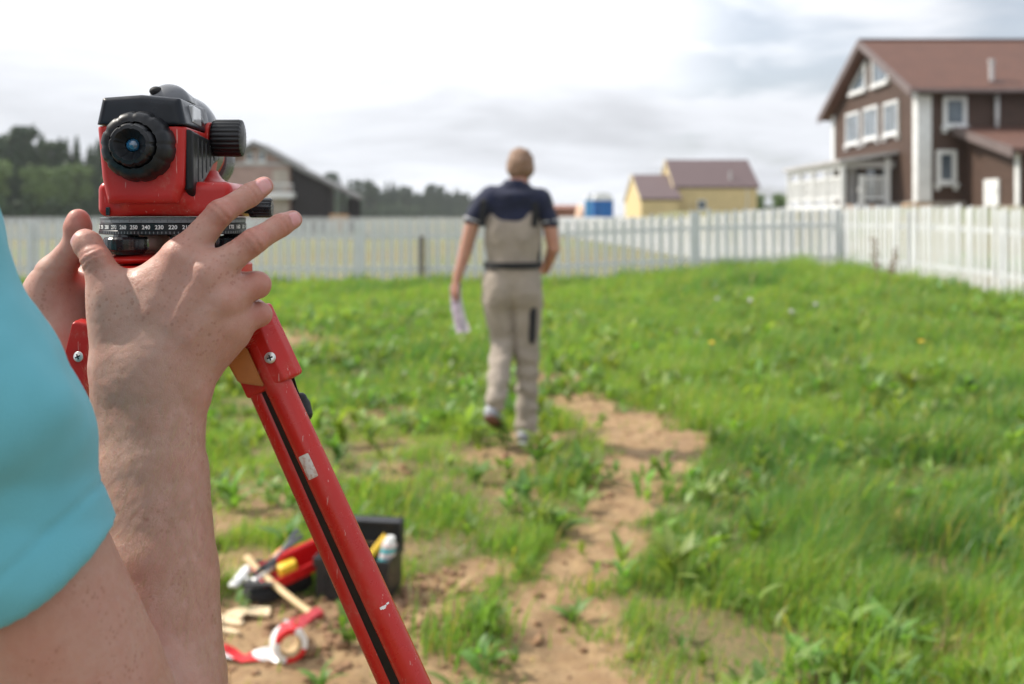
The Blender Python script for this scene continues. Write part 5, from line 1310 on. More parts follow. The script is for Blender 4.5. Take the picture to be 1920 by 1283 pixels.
# hair, trousers and shoes of the same person, outside the picture
fh = Field((-.60, .28, 1.50), (-.32, .62, 1.80), .006); fh.ell((-.455, .432, 1.645), (.086, .104, .115), 0); fh.ell((-.453, .57, 1.56), (.10, .085, .10), .01, 'sub'); fh.plane((0, 0, 1.555), (0, 0, -1))
link('hair', fh.mesh('hair', 1, lambda v, n: fbm(v, 60, 3) * .004), MAT['hair'], sy, keep=True)
fp = Field((-.72, .10, -.02), (-.22, .62, 1.05), .009); fp.cone((-.465, .37, .98), (-.465, .37, .90), .145, .15, .02, ((0, 1, 0), .8))
for s_ in (-1, 1):
    fp.cone((-.465 + s_ * .085, .37, .90), (-.465 + s_ * .105, .38 + .03 * s_, .50), .098, .072, .03); fp.cone((-.465 + s_ * .105, .38 + .03 * s_, .50), (-.465 + s_ * .11, .35 + .03 * s_, .10), .072, .062, .01)
link('trousers', fp.mesh('trousers', 1, lambda v, n: fbm(v, 12, 3) * .008), MAT['jeans'], sy, keep=True)
for s_ in (-1, 1):
    g_ = gz(-.465 + s_ * .11, .4); fo_ = Field((-.80, .15, -.06), (-.10, .70, .16), .006); x_ = -.465 + s_ * .112; y_ = .35 + .03 * s_
    fo_.cone((x_, y_ - .03, g_ + .045), (x_ + s_ * .02, y_ + .20, g_ + .035), .045, .042, 0, ((0, 0, 1), .9)); fo_.cone((x_, y_, g_ + .05), (x_, y_, g_ + .11), .042, .05, .02); fo_.plane((0, 0, g_ + .002), (0, 0, -1))
    link('shoe', fo_.mesh('shoe', 1), MAT['rubber'], sy, keep=True)

# ------------------------------------------------------------------ walking man
WD = 6.12
def W(x, y, dd=0.0): return V3(x, y, WD + dd)
gzw = gz(.08, WD)
wm = empty('person', (.06, WD, gzw), 'man walking away over the grass in beige work overalls and navy t-shirt', 'person')
DY = 0.0
def w3(x, y, dd=0.0):
    """figure coordinates: photograph pixel at the figure's depth, offset dd towards the fence"""
    p = V3(x, y, WD); p[1] += dd; return p
MAT['navy'] = cloth('navy_cotton', (.012, .016, .042), 500, 14, .3, .95, .2, .002)
MAT['beige'] = cloth('beige_work_cloth', (.31, .262, .215), 400, 9, .35, .9, .10, .003)
MAT['black_cloth'] = cloth('black_cloth', (.012, .012, .014), 400, 9, .3, .9, .2, .002)
MAT['white_cloth'] = cloth('white_knit', (.62, .62, .64), 400, 9, .3, .9, .1, .002)
MAT['shoe_grey'] = simple('grey_shoe', (.30, .31, .34), .6, .25, 30); MAT['sole'] = simple('red_brown_sole', (.16, .07, .05), .7, .15, 20)
hb = Field((-.62, WD - .45, gzw - .02), (.45, WD + .50, 1.90), .0052)
hc = w3(976, 312, .02)
hb.ell(hc + [0, .005, .012], (.076, .095, .098), 0); hb.ell(hc + [.004, .052, -.045], (.055, .052, .060), .02); hb.cone(w3(972, 352, -.005), hc + [0, -.005, -.05], .062, .056, .02)
for s_ in (-1, 1): hb.ell(hc + [s_ * .078, .0, -.012], (.010, .020, .032), .006)
hb.cone(hc + [.003, .095, .0], hc + [.003, .118, -.028], .008, .014, .01)
hb.cone(w3(925, 376, 0), w3(1006, 380, 0), .066, .066, .03); hb.ell(w3(962, 425, 0), (.16, .10, .22), .04); hb.cone(w3(962, 480, .0), w3(962, 525, .0), .13, .145, .03, ((0, 1, 0), .72))
# arms
hb.chain([w3(903, 384, 0), w3(886, 420, .0), w3(872, 472, .03), w3(855, 528, .03)], [.050, .046, .041, .026], .02)
hb.chain([w3(1018, 388, 0), w3(1031, 424, -.01), w3(1038, 465, .01), w3(1024, 508, .13)], [.050, .046, .041, .028], .02)
# hands: palm, four fingers, thumb
def hand(wp, pp, fdirs, r=.0085):
    hb.cone(wp, pp, .024, .028, .012, ((1, 0, 0), .6))
    for (a, b_, c_) in fdirs: hb.chain([a, b_, c_], [.0105, .0092, .008], .006)
wp, pp = w3(855, 528, .03), w3(849, 543, .035)
hand(wp, pp, [(pp + [.0, -.022 + i * .0155, -.020], pp + [.008, -.026 + i * .017, -.052], pp + [.024, -.022 + i * .016, -.072 + .004 * i]) for i in range(4)])
hb.chain([wp + [.008, -.02, -.02], pp + [.022, -.035, -.022], pp + [.032, -.03, -.046]], [.013, .011, .009], .008)
wp, pp = w3(1024, 508, .13), w3(1012, 512, .17)
hand(wp, pp, [(pp + [-.01, .012, .012 - i * .016], pp + [-.045, .022, .012 - i * .017], pp + [-.07, .012, .006 - i * .016]) for i in range(4)])
hb.chain([wp + [-.01, 0, .02], pp + [-.03, -.01, .032], pp + [-.055, -.008, .034]], [.013, .011, .009], .008)
# legs inside the trousers
LL = [w3(937, 530, 0), w3(943, 640, .02), w3(932, 728, -.20)]; RL = [w3(984, 530, 0), w3(988, 655, .02), w3(987, 800, .0)]
for L_ in (LL, RL): hb.chain(L_, [.09, .06, .045], .03)
hb.cone(LL[2], w3(926, 762, -.23), .04, .034, .01); hb.cone(RL[2], w3(989, 822, .0), .04, .04, .01)
me = hb.mesh('body', 2); link('body', me, MAT['skin_far'], wm, keep=True)
# hair
fh = Field(tuple(hc - .14), tuple(hc + .16), .0045); fh.ell(hc + [0, .0, .018], (.081, .101, .099), 0); fh.ell(hc + [0, .10, -.04], (.085, .07, .085), .008, 'sub'); fh.cone(hc + [-.035, -.04, -.03], hc + [.035, -.04, -.03], .042, .042, .03)
fh.cone(hc + [-.08, .04, -.10], hc + [.08, .04, -.10], .045, .045, .02, mode='sub'); fh.plane(hc + [0, 0, -.062], (0, .25, -1))
link('hair', fh.mesh('hair', 1, lambda v, n: fbm(v * [1, 1, .5], 70, 3) * .010), MAT['hair'], wm, keep=True)
# t-shirt
ft = Field((-.40, WD - .22, .90), (.45, WD + .26, 1.62), .0048)
ft.cone(w3(922, 374, 0), w3(1010, 378, 0), .083, .083, .04); ft.ell(w3(962, 425, 0), (.166, .110, .23), .04); ft.cone(w3(967, 354, 0), w3(967, 364, 0), .085, .12, .04)
ft.cone(w3(905, 384, 0), w3(888, 412, .0), .066, .058, .02); ft.cone(w3(1017, 388, 0), w3(1030, 414, -.01), .066, .058, .02)
ft.cone(hc + [0, 0, -.02], w3(972, 343, .01), .060, .060, .004, mode='sub'); ft.plane(w3(960, 500), (0, 0, -1))
dsp = lambda v, n: fbm(v, 14, 3) * .007 + fbm(v, 40, 5) * .0016
link('t_shirt', ft.mesh('t_shirt', 2, dsp), MAT['navy'], wm, keep=True)
for a, b_, r in ((w3(888, 411, .0), w3(887, 413.6, .0), .0600), (w3(1030, 413, -.01), w3(1030.5, 415.6, -.01), .0600)):
    q = MB().tube([a, b_], r, 24); q.build('sleeve_cuff', MAT['white_cloth'], wm, True, keep=True, angle=40)
# overalls: back panel, shoulder straps, trousers
fo_ = Field((-.32, WD - .36, gzw + .0), (.36, WD + .22, 1.47), .0048)
fo_.ell(w3(962, 440, 0), (.184, .131, .240), .0); fo_.cone(w3(962, 478, .0), w3(962, 528, .0), .150, .166, .04, ((0, 1, 0), .74))
g = [(fo_.lo[i] + fo_.h * np.arange(fo_.n[i])).astype(np.float32) for i in range(3)]
# neckline of the bib: U shaped opening, and open sides under the arms
xc = W(951, 400)[0]; xx = g[0][:, None, None] - xc - .02; zz = g[2][None, None, :]
zl = W(0, 414)[2]; top = zl + np.clip((np.abs(xx) / .125), 0, 1.16) ** 3 * .058 + 0 * zz
fo_.f = np.maximum(fo_.f, (np.minimum(zz - top, .05) * .7 + 0 * g[1][None, :, None]).astype(np.float32))
side = np.abs(g[0][:, None, None] - W(962, 0)[0]) - (.180 - .010 * sm(g[2][None, None, :], W(0, 478)[2], W(0, 400)[2])); fo_.f = np.maximum(fo_.f, (side + 0 * g[1][None, :, None]).astype(np.float32))
for L_, sw in ((LL, -1), (RL, 1)):
    a = np.array(L_[0]); fo_.chain([a + [0, 0, .02], a + [sw * .012, 0, -.12], L_[1] + [0, 0, .0]], [.105, .100, .074], .025)
fo_.chain([LL[1], LL[2] + [0, 0, .0], w3(930, 742, -.215)], [.074, .060, .058], .02); fo_.chain([RL[1], w3(988, 740, .01), w3(987, 812, .0)], [.076, .066, .070], .02)
fo_.ell(w3(940, 548, -.06), (.085, .07, .10), .03); fo_.ell(w3(985, 548, -.06), (.085, .07, .10), .03)
def od(v, n):
    z_ = v[:, 2]; low = 1 - sm(z_, .35, .75)
    return fbm(v, 11, 3) * .009 + fbm(v, 30, 6) * .0025 + np.sin((z_ + fbm(v, 8, 2) * .05) * 62) * .0055 * low
link('overalls', fo_.mesh('overalls', 2, od), MAT['beige'], wm, keep=True)
def strap(pts, w, name, mat):
    b = MB(); pv = None
    for p in pts:
        p = Vector(p); q = [b.bm.verts.new(p + Vector((s_ * w, t_ * .008, 0))) for s_, t_ in ((-1, -1), (1, -1), (1, 1), (-1, 1))]
        if pv:
            for k in range(4): b.bm.faces.new((pv[k], pv[(k + 1) % 4], q[(k + 1) % 4], q[k]))
        else: b.bm.faces.new(q[::-1])
        pv = q
    b.bm.faces.new(pv); return b.build(name, mat, wm, keep=True)
for xs in ((906, 905, 907, 914), (1001, 1004, 1002, 996)):
    strap([w3(xs[0], 425, -.094), w3(xs[1], 400, -.090), w3(xs[2], 378, -.074), w3(xs[3], 362, -.03), w3(xs[3], 358, .02)], .020, 'shoulder_strap', MAT['beige'] if False else MAT['black_cloth'])
# belt
b = MB()
cxy_ = w3(962, 0); N = 40; rings = []
for k in range(N):
    a = 2 * PI * k / N; rx, ry = .176, .131; rings.append([b.bm.verts.new((cxy_[0] + math.cos(a) * rx * q, cxy_[1] + math.sin(a) * ry * q, z_)) for q, z_ in ((1.0, w3(0, 503)[2]), (1.035, w3(0, 503)[2]), (1.035, w3(0, 491)[2]), (1.0, w3(0, 491)[2]))])
for k in range(N):
    p, q = rings[k], rings[(k + 1) % N]
    for j in range(4): b.bm.faces.new((p[j], q[j], q[(j + 1) % 4], p[(j + 1) % 4]))
b.build('belt', MAT['black_cloth'], wm, True, keep=True, angle=40)
# black side pocket on the right thigh, side panel at the ribs
fk_ = Field((.08, WD - .16, .55), (.30, WD + .16, .95), .004)
fk_.cone(w3(998, 582, -.035), w3(997, 628, -.03), .066, .058, 0, ((1, 0, 0), .50)); link('thigh_pocket', fk_.mesh('thigh_pocket', 1), MAT['black_cloth'], wm, keep=True)
fk_ = Field((.05, WD - .16, .98), (.30, WD + .16, 1.42), .004); fk_.cone(w3(1009, 420, .0), w3(1009, 482, .0), .050, .046, 0, ((1, 0, 0), .45)); link('side_panel', fk_.mesh('side_panel', 1), MAT['black_cloth'], wm, keep=True)
# shoes
def shoe(heel, toe, upv, nm):
    heel, toe, upv = map(np.array, (heel, toe, upv)); mid = (heel + toe) / 2; lo = np.minimum(heel, toe) - .12; hi = np.maximum(heel, toe) + .14; f_ = Field(lo, hi, .0045)
    f_.cone(heel + upv * .040, toe + upv * .032, .040, .038, 0); f_.cone(heel + upv * .05, heel + upv * .095 + (toe - heel) * .08, .038, .040, .02)
    o = link('shoe', f_.mesh('shoe', 1), MAT['shoe_grey'], wm, keep=True)
    f2 = Field(lo, hi, .0045); f2.cone(heel, toe, .043, .041, 0, (upv, .40)); link('shoe_sole', f2.mesh('shoe_sole', 1), MAT['sole'] if nm else MAT['white_cloth'], wm, keep=True)
shoe(w3(922, 770, -.27), w3(934, 792, -.09), (.08, .62, .78) if False else (.05, .70, .71), True)
gR = gz(.09, WD); shoe((w3(984, 0)[0], WD - .04, gR + .012), (w3(1000, 0)[0], WD + .17, gR + .012), (0, 0, 1), False)
# papers in his left hand
pb = bmesh.new(); MAT['paper'] = simple('creased_paper', (.70, .66, .70), .7, .12, 25)
pr = empty('folded_papers', tuple(w3(855, 560, .03)), 'folded white and mauve papers hanging from the walking man\'s left hand', 'papers')
for k, (x0, x1, dx, yy) in enumerate(((-.030, .018, .055, .03), (-.012, .040, .085, .045))):
    pb = bmesh.new(); g2 = []
    for j in range(13):
        t = j / 12; rw = []
        for i in range(5):
            u = i / 4; x = x0 + (x1 - x0) * u * (1 - .2 * t) + dx * t * t * .8 - .01; z_ = .08 - .30 * t + .02 * u; y = yy * math.sin(t * 3 + u * 2.5 + k) * .5 + .01 * k
            rw.append(pb.verts.new((x, y, z_)))
        g2.append(rw)
    for j in range(12):
        for i in range(4): pb.faces.new((g2[j][i], g2[j][i + 1], g2[j + 1][i + 1], g2[j + 1][i]))
    bmesh.ops.solidify(pb, geom=pb.faces[:], thickness=.0015); me = bpy.data.meshes.new('sheet'); pb.to_mesh(me); pb.free(); me.polygons.foreach_set('use_smooth', [True] * len(me.polygons))
    link('sheet', me, MAT['paper'] if k else simple('mauve_print', (.58, .50, .58), .7, .3, 30), pr)
# ------------------------------------------------------------------ tools on the ground
def G(px, py, h=0.0):
    """ground point seen at a photograph pixel, raised by h"""
    D = (EYE - h) * F / (py - HORIZON)
    for _ in range(3):
        z = gz((px - 960) / F * D, D) + h; D = (EYE - z) * F / (py - HORIZON)
    return Vector(((px - 960) / F * D, D, gz((px - 960) / F * D, D)))
MAT['tool_black'] = simple('black_toolbox_plastic', (.016, .017, .020), .45, .2, 20, .2, 120, .001)
MAT['tool_red'] = simple('bright_red_plastic', (.62, .010, .012), .35, .08, 20)
MAT['wood'] = simple('ash_wood_handle', (.56, .40, .20), .55, .14, 9, .3, 60, .001)
MAT['yellow'] = simple('yellow_plastic', (.78, .50, .03), .4, .08, 30)
# toolbox: open bin with tilted lid behind
o0 = G(657, 1130); w_, d_, h_ = .270, .20, .150
tbx = empty('toolbox', (o0.x, o0.y + .02, o0.z), 'open black plastic toolbox with raised lid standing on the sand behind the tripod leg', 'toolbox', rz=math.radians(-9))
b = MB(); t = .008
b.box((-w_ / 2, 0, 0), (w_ / 2, d_, t), .002); b.box((-w_ / 2, 0, t), (w_ / 2, t, h_), .002); b.box((-w_ / 2, d_ - t, t), (w_ / 2, d_, h_), .002)
b.box((-w_ / 2, t, t), (-w_ / 2 + t, d_ - t, h_ - .001), .002); b.box((w_ / 2 - t, t, t), (w_ / 2, d_ - t, h_ - .001), .002)
b.build('bin', MAT['tool_black'], tbx)
MB().box((-w_ / 2 - .008, -.010, h_ - .028), (w_ / 2 + .008, -.0005, h_ + .004), .003).box((-w_ / 2 - .008, 0, h_ - .028), (-w_ / 2 - .0005, d_, h_ + .004), .003).box((w_ / 2 + .0005, 0, h_ - .028), (w_ / 2 + .008, d_, h_ + .004), .003).build('rim', MAT['tool_black'], tbx)
for i in range(5): MB().box((-w_ / 2 + .03 + i * .048, -.006, .02), (-w_ / 2 + .04 + i * .048, -.0005, h_ - .04), .001).build('rib', MAT['tool_black'], tbx)
lid = MB(); lid.box((-w_ / 2 - .008, d_, h_), (w_ / 2 + .008, d_ + .012, h_ + .10), .004).box((-w_ / 2 - .008, d_ - .045, h_ + .008), (-w_ / 2 + .001, d_ - .001, h_ + .095), .003).box((w_ / 2 - .001, d_ - .045, h_ + .008), (w_ / 2 + .008, d_ - .001, h_ + .095), .003).box((-w_ / 2 + .002, d_ - .045, h_ + .085), (w_ / 2 - .002, d_ - .001, h_ + .097), .003)
lo_ = lid.build('lid', MAT['tool_black'], tbx)
MB().tube([(-.05, d_ + .014, h_ + .07), (-.05, d_ + .035, h_ + .07), (.05, d_ + .035, h_ + .07), (.05, d_ + .014, h_ + .07)], .006, 8).build('handle', MAT['tool_black'], lo_, True)
for x in (-.08, .08): MB().box((x - .018, -.016, h_ - .05), (x + .018, -.0105, h_ + .0), .002).build('latch', MAT['tool_black'], tbx)
def rod(name, a, b_, r, mat, parent, n=12): return MB().tube([a, b_], r, n).build(name, mat, parent, True, keep=True, angle=40)
# things in the toolbox
def inbox(x, y, z): return world_of(tbx) @ Vector((x, y, z))
p0 = inbox(.095, .06, .05); sp_o = empty('spray_can', p0, 'teal and white printed can leaning in the right end of the toolbox', 'spray can')
ms_ = M('printed_can'); v_ = ms_.n.new('ShaderNodeTexWave'); v_.inputs['Scale'].default_value = 9; v_.bands_direction = 'Z'; ms_.l.new(ms_.tc.outputs['Object'], v_.inputs[0]); ms_.color(ms_.mix(ms_.rng(v_.outputs[0], .4, .6), (.05, .42, .45), (.75, .62, .60))).rough(.3)
MB().tube([p0, p0 + Vector((.030, .0, .145))], .027, 20).build('can_body', ms_.m, sp_o, True, keep=True, angle=40)
MB().tube([p0 + Vector((.031, .0, .148)), p0 + Vector((.036, .0, .172))], [.022, .014], 16).build('cap', MAT['print_white'], sp_o, True, keep=True, angle=40)
p1 = inbox(.03, .09, .12); o = rod('yellow_file_handle', p1, p1 + Vector((.07, .02, .085)), .013, MAT['yellow'], None); tag(o, 'yellow tool handle sticking out of the toolbox beside the red leg', 'tool handle')
# red tray leaning on the left side of the toolbox, with tools in it
c = G(545, 1105); ax_ = (G(600, 1062) - G(478, 1128)); 
tray = empty('tool_tray', (c.x + .015, c.y, c.z + .035), 'bright red plastic tray with handle tilted out of the left side of the toolbox', 'tool tray', rz=math.radians(35))
tray.rotation_euler = (math.radians(14), math.radians(-15), math.radians(32))
b = MB(); b.box((-.125, -.060, .045), (.125, .060, .050), .002).box((-.130, -.066, .045), (.130, -.060, .088), .002).box((-.130, .060, .045), (.130, .066, .088), .002).box((-.130, -.0595, .0505), (-.124, .0595, .088), .002).box((.124, -.0595, .0505), (.130, .0595, .088), .002)
b.build('tray_body', MAT['tool_red'], tray)
MB().box((-.05, -.003, .0505), (.122, .003, .125), .002).tube([(-.03, 0, .125), (.10, 0, .125)], .011, 12).build('tray_handle', MAT['tool_red'], tray)
MB().box((-.125, -.058, -.02), (.05, .058, .042), .003).build('tray_support', MAT['tool_black'], tray)
def intray(x, y, z): return world_of(tray) @ Vector((x, y, z))
tm_ = empty('tape_measure', intray(-.028, -.034, .055), 'yellow tape measure lying in the red tray', 'tape measure'); tm_.rotation_euler = tray.rotation_euler
q = MB().box((-.034, -.02, 0), (.034, .018, .060), .010); q.build('case', MAT['yellow'], tm_, True, angle=50)
MB().box((-.040, -.008, .004), (-.0345, .008, .010), .001).build('hook', MAT['steel'], tm_)
sc = empty('screwdriver', intray(-.10, .02, .08), 'screwdriver with orange handle lying across the red tray', 'screwdriver')
a, b_ = intray(-.085, .025, .085), intray(.0, .045, .120); MB().tube([a, a.lerp(b_, .3), a.lerp(b_, .8), b_], [.010, .016, .015, .010], 14).build('handle', simple('orange_plastic', (.80, .22, .04), .35, .1, 30), sc, True, keep=True)
rod('shaft', a, a + (a - b_) * .9, .003, MAT['steel'], sc)
pl = empty('pliers', intray(-.02, .03, .11), 'dark grey pliers with crossed handles on top of the red tray', 'pliers')
for s_ in (-1, 1):
    a = intray(-.10, .012 + .012 * s_, .095); m_ = intray(-.02, .03, .12); b_ = intray(.07, .05 + .022 * s_, .150); MB().tube([a, m_, b_], [.004, .009, .010], 10).build('jaw_and_grip', simple('grey_grip', (.09, .095, .11), .5, .2, 40), pl, True, keep=True)
kn = empty('wrench', intray(-.13, .0, .085), 'steel adjustable wrench at the left end of the red tray', 'wrench')
a, b_ = intray(-.155, -.012, .082), intray(-.05, .0, .095); MB().tube([a, a.lerp(b_, .15), b_], [.016, .009, .008], 12).build('wrench_body', MAT['steel'], kn, True, keep=True)
MB().tube([a + Vector((-.012, 0, .008)), a + Vector((-.026, -.004, .014))], [.010, .008], 8).build('jaw', MAT['steel'], kn, True, keep=True)
bp = G(478, 1140); bg = empty('tool_pouch', bp + Vector((0, .05, 0)), 'black cloth tool pouch lying left of the red tray', 'tool pouch')
f_ = Field((bp.x - .16, bp.y - .12, bp.z - .03), (bp.x + .16, bp.y + .24, bp.z + .18), .004); f_.ell(bp + Vector((.01, .06, .035)), (.07, .06, .035), .01); f_.cone(bp + Vector((-.02, .10, .07)), bp + Vector((.05, .14, .13)), .022, .018, .02)
link('pouch_body', f_.mesh('pouch_body', 1, lambda v, n: fbm(v, 30, 3) * .006), MAT['black_cloth'], bg, keep=True)
MB().box((bp.x - .05, bp.y + .0, bp.z + .075), (bp.x + .06, bp.y + .03, bp.z + .083), .002).build('flap', MAT['black_cloth'], bg, keep=True)
fl2 = empty('red_torch', G(500, 1125), 'dark red round tool lying under the axe handle', 'hand tool')
a = G(486, 1128) + Vector((0, 0, .03)); rod('barrel', a, a + Vector((.06, .03, .005)), .024, simple('dark_red', (.30, .015, .02), .4, .1, 30), fl2, 20); rod('head', a + Vector((.062, .031, .005)), a + Vector((.08, .04, .006)), .028, MAT['tool_black'], fl2, 20)
# trowel / plastering blade
wl2 = empty('white_brush', G(455, 1105), 'white handled brush lying to the left of the tray', 'brush')
a = G(436, 1128) + Vector((0, 0, .055)); b_ = G(472, 1095) + Vector((0, 0, .075)); d = (b_ - a).normalized(); s_ = d.cross(Vector((0, 0, 1))).normalized()
q = MB(); vs = []
for p, wv, th in ((a, .017, .007), (a.lerp(b_, .6), .020, .009), (b_, .012, .008)):
    vs.append([q.bm.verts.new(p + s_ * wv * i + Vector((0, 0, th * j))) for i, j in ((-1, -1), (1, -1), (1, 1), (-1, 1))])
for u, v in zip(vs[:-1], vs[1:]):
    for k in range(4): q.bm.faces.new((u[k], u[(k + 1) % 4], v[(k + 1) % 4], v[k]))
q.bm.faces.new(vs[0][::-1]); q.bm.faces.new(vs[-1]); bmesh.ops.bevel(q.bm, geom=q.bm.edges[:], offset=.002, segments=2, affect='EDGES'); q.build('handle', MAT['print_white'], wl2, True, keep=True)
MB().box((b_.x - .004, b_.y, b_.z - .012), (b_.x + .05, b_.y + .02, b_.z + .010), .003).build('bristles', MAT['black_cloth'], wl2, keep=True)
# hatchet
hx = empty('hatchet', G(585, 1165), 'hatchet with pale wooden handle and red painted head resting on the sand', 'hatchet')
a, b_ = G(462, 1094) + Vector((0, 0, .098)), G(592, 1168) + Vector((0, 0, .022)); d = (b_ - a)
q = MB(); side_ = d.cross(Vector((0, -.5, 1))).normalized(); N = 14; ring_prev = None
for i in range(N + 1):
    t = i / N; p = a + d * t + Vector((0, 0, -.012)) * math.sin(PI * t); r = .0118 + .0045 * max(0, 1 - t * 7) + .002 * t
    dn = d.normalized(); u_ = side_; v_ = dn.cross(u_); ring = [q.bm.verts.new(p + u_ * math.cos(x) * r + v_ * math.sin(x) * r * .72) for x in [2 * PI * k / 12 for k in range(12)]]
    if ring_prev:
        for k in range(12): q.bm.faces.new((ring_prev[k], ring_prev[(k + 1) % 12], ring[(k + 1) % 12], ring[k]))
    else: q.bm.faces.new(ring[::-1])
    ring_prev = ring
q.bm.faces.new(ring_prev); q.build('handle', MAT['wood'], hx, True, keep=True)
hd_ = b_ - d.normalized() * .008; e = Vector((-.58, -.62, -.10)).normalized(); up = d.normalized(); nn_ = e.cross(up).normalized()
prof = [(-.026, .022, .014), (.0, .024, .014), (.022, .022, .010), (.055, .032, .006), (.085, .048, .0015)]
q = MB(); vs = []
for s_, hw, th in prof:
    vs.append([q.bm.verts.new(hd_ + e * s_ + up * (hw * i) + nn_ * (th * j)) for i, j in ((-.9, -1), (.9, -1), (.9, 1), (-.9, 1))])
for u, v in zip(vs[:-1], vs[1:]):
    for k in range(4): q.bm.faces.new((u[k], u[(k + 1) % 4], v[(k + 1) % 4], v[k]))
q.bm.faces.new(vs[0][::-1]); q.bm.faces.new(vs[-1]); bmesh.ops.bevel(q.bm, geom=q.bm.edges[:], offset=.0012, segments=2, affect='EDGES')
q.build('axe_head', simple('red_axe_paint', (.42, .025, .035), .4, .2, 40), hx, keep=True)
q = MB(); vs = []
for s_, hw, th in ((.0855, .0485, .0016), (.100, .052, .0004)):
    vs.append([q.bm.verts.new(hd_ + e * s_ + up * (hw * i) + nn_ * (th * j)) for i, j in ((-.9, -1), (.9, -1), (.9, 1), (-.9, 1))])
for k in range(4): q.bm.faces.new((vs[0][k], vs[0][(k + 1) % 4], vs[1][(k + 1) % 4], vs[1][k]))
q.bm.faces.new(vs[1]); q.bm.faces.new(vs[0][::-1]); q.build('cutting_edge', MAT['steel'], hx, keep=True)
# roll of barrier tape
rc = G(540, 1240); rt = empty('barrier_tape_roll', (rc.x, rc.y + .01, rc.z), 'roll of red and white barrier tape standing on edge on the sand', 'tape roll', rz=math.radians(26))
mt = M('red_white_barrier_print'); sx_ = mt.n.new('ShaderNodeSeparateXYZ'); mt.l.new(mt.tc.outputs['Object'], sx_.inputs[0])
at2 = mt.math('ARCTAN2', mt.math('SUBTRACT', sx_.outputs[2], .054), sx_.outputs[0]); ph = mt.math('ADD', mt.math('MULTIPLY', at2, .318), mt.math('MULTIPLY', sx_.outputs[1], 5.0)); st = mt.math('FRACT', ph)
mt.color(mt.mix(mt.rng(mt.math('ABSOLUTE', mt.math('SUBTRACT', st, .5)), .235, .25), (.66, .015, .02), (.82, .80, .78))).rough(.35)
Rr, Ri, wd = .054, .036, .056
b = MB(); b.lathe([(Ri, -wd / 2), (Rr - .001, -wd / 2), (Rr, -wd / 2 + .001), (Rr, wd / 2 - .001), (Rr - .001, wd / 2), (Ri, wd / 2)], 64, 1, (0, 0, .054))
for f_ in list(b.bm.faces):
    if len(f_.verts) > 10: b.bm.faces.remove(f_)
b.build('wound_tape', mt.m, rt, True, angle=40)
b = MB(); b.lathe([(Ri - .004, -wd / 2 - .001), (Ri - .0002, -wd / 2 - .001), (Ri - .0002, wd / 2 + .001), (Ri - .004, wd / 2 + .001), (Ri - .004, -wd / 2 - .001)], 64, 1, (0, 0, .054))
for f_ in list(b.bm.faces):
    if len(f_.verts) > 10: b.bm.faces.remove(f_)
b.build('cardboard_core', simple('cardboard', (.50, .36, .20), .85, .1, 20), rt, True, angle=40)
# loose end of the tape, twisted, running left over the ground
q = MB(); pts = [(523, 1238, .010), (505, 1238, .016), (480, 1240, .020), (455, 1242, .012), (440, 1240, .016), (420, 1238, .024), (395, 1236, .012), (370, 1240, .01)]
g3 = []; P3 = [G(x, y) + Vector((0, 0, h)) for x, y, h in pts]
fine = []
for i in range(len(P3) - 1):
    for k in range(5): fine.append(P3[i].lerp(P3[i + 1], k / 5))
for i, p in enumerate(fine):
    tw = .45 + .35 * math.sin(i * .30); wv = Vector((0, math.cos(tw), math.sin(tw))) * .021; g3.append([q.bm.verts.new(p + wv), q.bm.verts.new(p + wv * .33), q.bm.verts.new(p - wv * .33), q.bm.verts.new(p - wv)])
for u, v in zip(g3[:-1], g3[1:]):
    for k in range(3): q.bm.faces.new((u[k], u[k + 1], v[k + 1], v[k]))
ml = M('tape_strip_print'); sx_ = ml.n.new('ShaderNodeSeparateXYZ'); ml.l.new(ml.tc.outputs['Object'], sx_.inputs[0]); ph = ml.math('FRACT', ml.math('ADD', ml.math('MULTIPLY', sx_.outputs[0], 5.3), ml.math('MULTIPLY', sx_.outputs[2], 14)))
ml.color(ml.mix(ml.rng(ml.math('ABSOLUTE', ml.math('SUBTRACT', ph, .5)), .20, .215), (.66, .015, .02), (.82, .80, .80))).rough(.35)
q.build('loose_tape', ml.m, rt, True, keep=True)
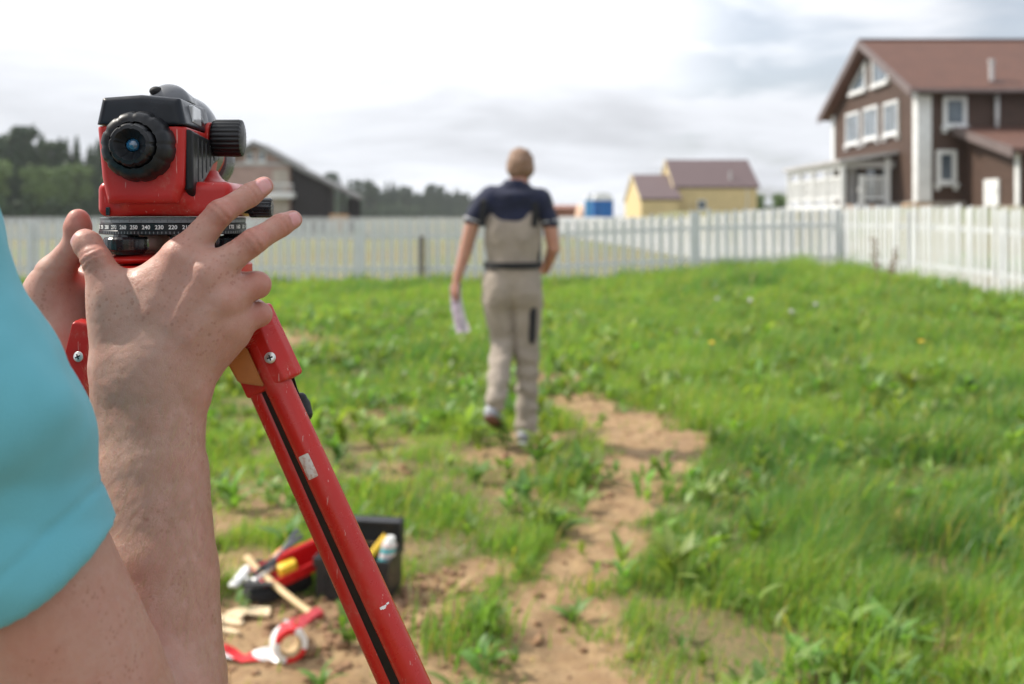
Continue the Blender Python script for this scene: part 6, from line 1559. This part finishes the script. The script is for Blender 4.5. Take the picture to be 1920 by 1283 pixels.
# split wood and boards
MAT['chip'] = simple('fresh_split_wood', (.66, .52, .34), .8, .18, 14, .4, 80, .002)
def chip(pts, h, lab, th=.012):
    P_ = [G(x, y) for x, y in pts]; c = sum(P_, Vector()) / len(P_); q = MB(); A = [q.bm.verts.new(p - c + Vector((0, 0, h))) for p in P_]; B = [q.bm.verts.new(p - c + Vector((random.uniform(-.003, .003), 0, h + th * random.uniform(.6, 1.3)))) for p in P_]
    fs_ = [q.bm.faces.new(A), q.bm.faces.new(B)] + [q.bm.faces.new((A[i], A[(i + 1) % len(A)], B[(i + 1) % len(A)], B[i])) for i in range(len(A))]; bmesh.ops.recalc_face_normals(q.bm, faces=fs_)
    bmesh.ops.bevel(q.bm, geom=q.bm.edges[:], offset=.002, segments=1, affect='EDGES'); tag(q.build('wood_splinter', MAT['chip'], loc=c), lab, 'wood chip')
chip([(424, 1158), (455, 1146), (508, 1150), (504, 1163), (462, 1162), (448, 1170)], .008, 'longest pale wood splinter lying left of the hatchet head')
chip([(408, 1158), (432, 1162), (458, 1170), (452, 1176), (412, 1172)], .001, 'greyish wood splinter under the longest one')
chip([(400, 1180), (418, 1182), (452, 1192), (446, 1198), (410, 1190)], .004, 'short bright wood splinter between the pile and the tape')
# clods of soil
MAT['clod'] = simple('soil_clod', (.27, .155, .085), .95, .25, 30, .8, 90, .01)
rr = np.random.default_rng(12); VV, FF, o_ = [], [], 0; ib = bmesh.new(); bmesh.ops.create_icosphere(ib, subdivisions=1, radius=1); iv = np.array([v.co[:] for v in ib.verts]); iff = np.array([[v.index for v in f.verts] for f in ib.faces]); ib.free()
for _ in range(2400):
    d = math.sqrt(rr.uniform(2.6 ** 2, 8 ** 2)); x = rr.uniform(-.6, .6) * d
    if rr.random() < .45: x = rr.normal(-.42, .22); d = rr.normal(3.55, .28)
    dn = dirt(np.array([x]), np.array([d]))[0]
    if dn < .25 or rr.random() > .75: continue
    s = rr.gamma(1.6, .0042) + .002; s = min(s, .028); v = iv * (1 + rr.normal(0, .16, (len(iv), 1))) * s * [1.2, 1.2, .8] + [x, d, gz(x, d) + s * .3]; VV.append(v); FF.append(iff + o_); o_ += len(v)
tag(link('soil_clods', mesh_np('soil_clods', np.concatenate(VV), np.concatenate(FF)), MAT['clod']), 'loose clods and crumbs of sandy soil on the bare patches', 'soil', kind='stuff')
